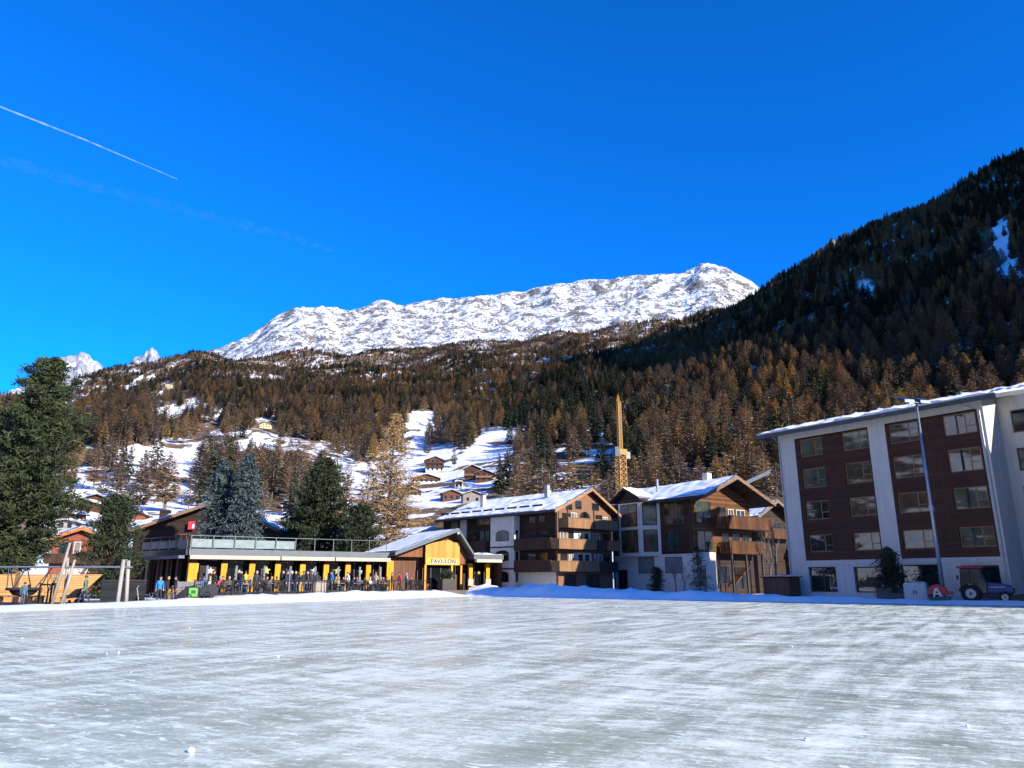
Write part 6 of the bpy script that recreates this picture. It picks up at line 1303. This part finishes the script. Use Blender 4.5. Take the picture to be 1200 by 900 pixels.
# bicycles, trailers and people at the pavilion's left corner
def bicycle(label, loc, rz, c):
    o = thing('bicycle', label, 'bicycle', loc, rz, None); m = basic('bike_paint', c, None, .35, 5)
    for x in (-.52, .52):
        b = MB(); pts = [(x + .33 * math.cos(6.2832 * k / 20), 0, .34 + .33 * math.sin(6.2832 * k / 20)) for k in range(21)]; b.tube(pts, .024, 6, 0, False); w_ = b.build('wheel', BLACK, o)
        b = MB(); [b.bar((x, 0, .34), (x + .32 * math.cos(k * .785), 0, .34 + .32 * math.sin(k * .785)), .008, .008, up=(0, 1, 0)) for k in range(8)]; b.build('spokes', STEEL, w_)
    b = MB(); [b.tube([p_, q_], .02, 6) for p_, q_ in (((-.52, 0, .34), (-.12, 0, .30)), ((-.12, 0, .30), (-.22, 0, .82)), ((-.52, 0, .34), (-.2, 0, .70)), ((-.12, 0, .30), (.38, 0, .78)), ((-.2, 0, .72), (.36, 0, .84)), ((.34, 0, .95), (.52, 0, .34)))]; b.build('frame', m, o)
    b = MB(); b.box(-.36, -.10, -.07, .07, .84, .89); b.build('saddle', BLACK, o, bevel=.02); b = MB(); b.tube([(.36, -.3, 1.02), (.34, 0, .98), (.36, .3, 1.02)], .016, 6); b.build('handlebar', BLACK, o)
for px, Y, rz, c, lb in ((188, 52.6, .5, (.02, .02, .025), 'black bicycle leaning left of the bright yellow jacketed stroller corner'), (198, 52.4, -.6, (.45, .28, .04), 'mustard framed bicycle beside the black one at the terrace corner'), (206, 53.4, .9, (.30, .05, .05), 'dark red bicycle nearest the green trailer')):
    p = at(px, 703, Y); bicycle(lb if px != 188 else 'black bicycle leftmost of the three parked at the terrace corner', (p.x, p.y, .05), rz, c)
def trailer(label, loc, rz, c, mark):
    o = thing('bike_trailer', label, 'bike trailer', loc, rz); m = basic('trailer_fabric', c, None, .7, 8)
    b = MB(); b.prism([(-.75, .25), (.55, .25), (.62, .75), (.35, 1.0), (-.15, 1.02), (-.8, .5)], -.38, .38); b.build('cabin', BLACK, o, bevel=.04); b = MB(); b.box(-.02, .56, -.405, -.384, .34, .92); pn = b.build('side_panel', m, o)
    if mark: b = MB(); b.box(.14, .42, -.415, -.407, .55, .75); b.build('panel_mark', basic('dark_green_mark', (.03, .10, .06), None, .7), pn)
    for y in (-.47, .47): b = MB(); pts = [(.0 + .25 * math.cos(6.2832 * k / 16), y, .26 + .25 * math.sin(6.2832 * k / 16)) for k in range(17)]; b.tube(pts, .025, 6, 0, False); b.build('wheel', BLACK, o)
    b = MB(); b.tube([(-.78, 0, .4), (-1.3, 0, .35)], .02, 6); b.build('drawbar', STEEL, o)
p = at(223, 702, 53.2); trailer('black child trailer with a bright green side panel on the snow edge', (p.x, p.y, .12), .1, (.16, .42, .06), True)
p = at(244, 700, 53.8); trailer('low all-black child trailer right of the green panelled one', (p.x, p.y, .25), .3, (.02, .02, .025), False)
gp = at(221, 694, 54.6); o = thing('wind_screen', 'grey cloth wind screen behind the green panelled trailer', 'screen', (gp.x, gp.y, TZ - .1), .3); b = MB(); b.box(-.75, .75, -.02, .02, .12, 1.05); b.build('cloth', basic('grey_cloth', (.20, .20, .21), None, .9, 4), o); b = MB(); [b.tube([(x, 0, 0), (x, 0, 1.15)], .03, 6) for x in (-.78, .78)]; b.build('pole', FRAMEWOOD, o)
for px, Y, pose, c, hr, ht, sc, fz, lb in ((186, 55.5, 'stand', BLUE, 0, None, 1.0, .6, 'person in a bright blue jacket standing behind the parked bicycles'), (195, 56.5, 'stand', BLACKC, 1, None, 1.0, 2.0, 'person with fair hair in black right of the bright blue jacket'), (200, 55.2, 'lean', YELLOW, 3, None, .85, 1.0, 'person in mustard yellow crouched beside the bicycles'), (204, 57, 'stand', NAVY, 0, 2, 1.0, -.6, 'person in navy with dark hat beneath the shaded wing of the pavilion')):
    p = at(px, 700, Y); person(lb, (p.x, p.y, .05), fz, pose, c, 0, hr, ht, sc)
p = at(163, 705, 51.5); o = thing('sledge', 'small pale sledge leaning upright by the right hand swing posts', 'sledge', (p.x, p.y, .05), .4); b = MB()
for y in (-.18, .18): b.tube([(0, y, 0), (-.22, y, 1.0), (-.12, y, 1.15)], .025, 6)
b.build('runner', SILVER, o); b = MB(); [b.bar((-.04 - .05 * k, -.2, .25 + .22 * k), (-.04 - .05 * k, .2, .25 + .22 * k), .02, .12) for k in range(4)]; b.build('slat', SILVER, o)
# lamp on the walk behind
# ------------------------------------------------------------------ right hand side: mast, tractor and machines
fm_ = thing('floodlight_mast', 'tall slim grey floodlight mast with two lamp heads beside the tractor', 'lamp mast', (31.1, 55.4, 0), .2)
b = MB(); b.tube([(0, 0, -.1), (0, 0, 6.8), (0, 0, 14.7)], [.16, .12, .07], 10); b.build('pole', STEEL, fm_, True); b = MB(); b.lathe([(.19, 6.5), (.19, 6.9)], 10); b.build('collar', STEEL, fm_)
b = MB(); b.bar((-1.1, 0, 14.7), (.5, 0, 14.7), .09, .09); b.build('cross_arm', STEEL, fm_)
for x in (-.95, .42):
    b = MB(); b.add([(x - .45, -.5, 14.62), (x + .45, -.5, 14.62), (x + .45, .35, 15.0), (x - .45, .35, 15.0), (x - .40, -.45, 14.86), (x + .40, -.45, 14.86), (x + .40, .3, 15.22), (x - .40, .3, 15.22)], [(3, 2, 1, 0), (4, 5, 6, 7), (0, 1, 5, 4), (1, 2, 6, 5), (2, 3, 7, 6), (3, 0, 4, 7)])
    o = b.build('lamp_head', GUTTER, fm_); b = MB(); b.add([(x - .40, -.46, 14.61), (x + .40, -.46, 14.61), (x + .40, .31, 14.965), (x - .40, .31, 14.965)], [(0, 1, 2, 3)]); b.build('lens', STEEL, o)
# tractor
TB = basic('tractor_blue', (.004, .03, .20), (.003, .022, .14), .3, 3); TR = basic('tractor_red', (.5, .02, .03), None, .4, 3); RIM = basic('cream_rim', (.66, .62, .52), None, .45, 5); TYRE = basic('tyre_rubber', (.012, .012, .013), (.022, .021, .02), .85, 12)
CABG = glass('tractor_glass', (.02, .034, .03), (.07, .10, .085), .06)
td = Vector((.82, -.57, 0)).normalized(); tr = thing('tractor', 'compact blue tractor with glazed cab, red roof and cream wheel rims by the hotel', 'tractor', (32.85, 54.95, .03), rot_of(td))
def wheel(x, y, r_, w_, parent):
    b = MB(); prof = [(r_ * .55, -w_ / 2), (r_ * .93, -w_ / 2), (r_, -w_ * .32), (r_, w_ * .32), (r_ * .93, w_ / 2), (r_ * .55, w_ / 2)]
    n = 24; vs = []
    for rr, yy in prof:
        for k in range(n): t_ = 6.2832 * k / n; q = rr * (1 + (.03 if (k % 2 and rr > r_ * .9) else 0)); vs.append((x + q * math.cos(t_), y + yy, r_ + q * math.sin(t_)))
    b.add(vs, [(i * n + k, i * n + (k + 1) % n, (i + 1) * n + (k + 1) % n, (i + 1) * n + k) for i in range(5) for k in range(n)]); o = b.build('wheel', TYRE, parent)
    b = MB(); b.tube([(x, y - w_ * .36, r_), (x, y + w_ * .36, r_)], r_ * .56, 20); rm = b.build('rim', RIM, o); b = MB(); b.tube([(x, y - w_ * .42, r_), (x, y + w_ * .42, r_)], r_ * .16, 10); b.build('hub', BLACK, o)
for y in (-.62, .62): wheel(0, y, .60, .34, tr); wheel(2.0, y * .95, .38, .24, tr)
b = MB(); b.prism([(.9, .62), (2.55, .62), (2.6, .95), (2.5, 1.15), (1.9, 1.32), (.95, 1.40)], -.36, .36); b.build('hood', TB, tr, bevel=.07)
b = MB(); b.box(.95, 2.1, -.375, -.365, 1.02, 1.07); b.build('hood_stripe', RIM, tr); b = MB(); b.box(2.585, 2.62, -.3, .3, .66, .96); b.build('grille', BLACK, tr)
for y in (-.25, .25): b = MB(); b.ball((2.52, y, 1.06), .08, 0, 8, 6); b.build('headlight', RIM, tr)
b = MB(); b.box(-.5, 2.3, -.25, .25, .36, .62); b.build('chassis', BLACK, tr)
b = MB(); arc = [(.66 * math.cos(a), .6 + .66 * math.sin(a)) for a in np.linspace(.12, 2.9, 14)] + [(.74 * math.cos(a), .6 + .74 * math.sin(a)) for a in np.linspace(2.9, .12, 14)]
b.prism(arc, -.84, -.44); b.prism(arc, .44, .84); b.build('mudguard', BLACK, tr)
cb = MB(); cn_ = [(-.55, 1.0), (-.45, 2.3), (.75, 2.3), (1.05, 1.25), (.95, .6), (.70, .6)]
for y in (-.66, .66):
    for k in range(4): cb.tube([(cn_[k][0], y, cn_[k][1]), (cn_[k + 1][0], y, cn_[k + 1][1])], .035, 6)
    cb.tube([(.08, y, 2.3), (.08, y, 1.2)], .03, 6)
for x, z in ((-.45, 2.3), (.75, 2.3), (1.05, 1.25), (-.55, 1.0)): cb.tube([(x, -.66, z), (x, .66, z)], .035, 6)
cab = cb.build('cab_frame', BLACK, tr); b = MB(); b.prism([(-.52, 1.02), (-.43, 2.27), (.73, 2.27), (1.02, 1.25), (.92, .66), (.68, .66), (.4, 1.28), (-.3, 1.28)], -.645, .645); b.build('cab_glass', CABG, cab)
b = MB(); b.box(-.62, .92, -.76, .76, 2.33, 2.47); b.build('cab_roof', TR, tr, bevel=.05); b = MB(); b.box(-.66, -.5, -.6, -.45, 2.34, 2.5); b.box(-.74, -.6, -.95, -.8, 1.55, 1.85); b.build('mirror', BLACK, tr)
b = MB(); b.box(-.66, -.58, -.5, .5, 1.3, 1.36); b.build('tail_bar', TR, tr)
b = MB(); b.tube([(1.15, .30, 1.3), (1.15, .30, 2.15)], .04, 8); b.build('exhaust', BLACK, tr)
p = Vector((32.35, 55.3, 0)) + td * 3.5; o = thing('mower_deck', 'black front attachment lying before the tractor at the picture edge', 'attachment', (p.x, p.y, .03), rot_of(td)); b = MB(); b.prism([(-.6, .1), (.7, .1), (.8, .4), (.3, .62), (-.5, .5)], -.7, .7); b.build('housing', BLACK, o, bevel=.05); b = MB(); b.tube([(-1.0, 0, .45), (-.4, 0, .4)], .05, 6); b.build('arm', BLACK, o)
for y in (-.55, .55): b = MB(); b.tube([(.5, y - .06, .14), (.5, y + .06, .14)], .14, 10); b.build('wheel', TYRE, o)
p = at(1101, 706, 54.6); o = thing('snow_blower', 'red round-backed machine with a white triangular mark between mast and cabinet', 'snow blower', (p.x, p.y, .03), rot_of(td))
prof = [(.62 * math.cos(a), .62 + .62 * math.sin(a)) for a in np.linspace(-.15, math.pi + .15, 16)]; b = MB(); b.prism([(x, z) for x, z in prof], -.28, .28); hs_ = b.build('housing', TR, o, bevel=.03)
b = MB(); b.prism([(-.34, .35), (-.18, .95), (.02, 1.0), (.30, .35), (.12, .35), (.05, .52), (-.16, .52), (-.2, .35)], -.30, -.284); b.build('white_mark', WHITEFRAME, hs_); b = MB(); b.box(-.13, .03, -.306, -.302, .60, .78); b.build('red_patch', TR, hs_)
b = MB(); b.box(-.6, .72, -.35, .35, .05, .40); b.build('base', basic('dark_green_paint', (.03, .09, .05), None, .5), o); b = MB(); b.box(.55, .95, -.2, .2, .55, .78); b.build('hitch', TR, o)
p = at(1075, 702, 57); o = thing('cabinet', 'white grey two-door cabinet with a snow cap beside the planter', 'cabinet', (p.x, p.y, .05), rot_of(hd) + .25); b = MB(); b.box(-.75, .75, -.4, .4, 0, 1.2); b.build('body', WHITE, o)
for sx in (-1, 1): b = MB(); b.box(min(sx * .02, sx * .70), max(sx * .02, sx * .70), -.42, -.404, .06, 1.14); dd_ = b.build('door', basic('cabinet_door', (.50, .50, .50), (.42, .42, .43), .6, 3), o); b = MB(); b.box(sx * .09 - .03, sx * .09 + .03, -.45, -.424, .5, .75); b.build('handle', BLACK, dd_)
b = MB(); b.box(.76, .84, -.4, .4, 0, 1.15); b.build('side_cover', basic('teal_cover', (.10, .25, .27), None, .6), o)
A, F = snow_slab(-.72, .7, -.36, .36, lambda u, v: (u, v, 1.205), .16, 99, .12, .03); s = MB(); s.add(A, F); s.build('snow_cap', SNOW, o, smooth=True)
p = at(1047, 702, 58.5); o = thing('planter_box', 'large blue grey planter box under the dark fir by the hotel', 'planter', (p.x, p.y, .05), rot_of(hd) + .2); b = MB(); b.box(-1.05, 1.05, -.5, .5, 0, .95); b.build('box', basic('blue_grey_planter', (.05, .075, .095), (.04, .055, .07), .6, 3), o); b = MB(); b.box(-1.1, 1.1, -.55, .55, .955, 1.02); b.build('rim', DARKFRAME, o)
near_tree('fir_tree', 'dark little fir growing in the blue grey planter box before the hotel', (p.x, p.y, .9), 3.1, 1.15, DARK_PINE, 55, 'cone', BARK, .07, .03, 80, 34, (.22, .07), .6, 0, -.1, .2)
# crumbs of snow on the ice
cbm = MB(); rs_ = random.Random(4)
for k in range(260):
    s_, t_ = rs_.uniform(3, 75), rs_.uniform(2, 88) ; q = E1 + dr * s_ * (rs_.random() if k % 3 else 1) - dl * t_
    if q.y < 4.5: continue
    r_ = rs_.uniform(.004, .011) * (1 + q.y / 28); cbm.ball((q.x, q.y, r_ * .5), r_, 0, 6, 4, (1, 1, .6))
for px, py, r_ in ((224, 882, .026), (326, 770, .022), (139, 765, .02), (1134, 852, .018), (945, 868, .02)):
    q = gr(px, py); cbm.ball((q.x, q.y, r_ * .6), r_, 0, 8, 5, (1.2, 1, .8))
cbm.v = [(x + .004 * math.sin(371 * x + 97 * y), y + .004 * math.sin(211 * y + 53 * x), z * (1 + .5 * math.sin(613 * x + 431 * y))) for x, y, z in cbm.v]
tag(struct(cbm.build('snow_crumbs', SNOW), 'stuff'), 'small white snow crumbs scattered over the ice', 'snow')
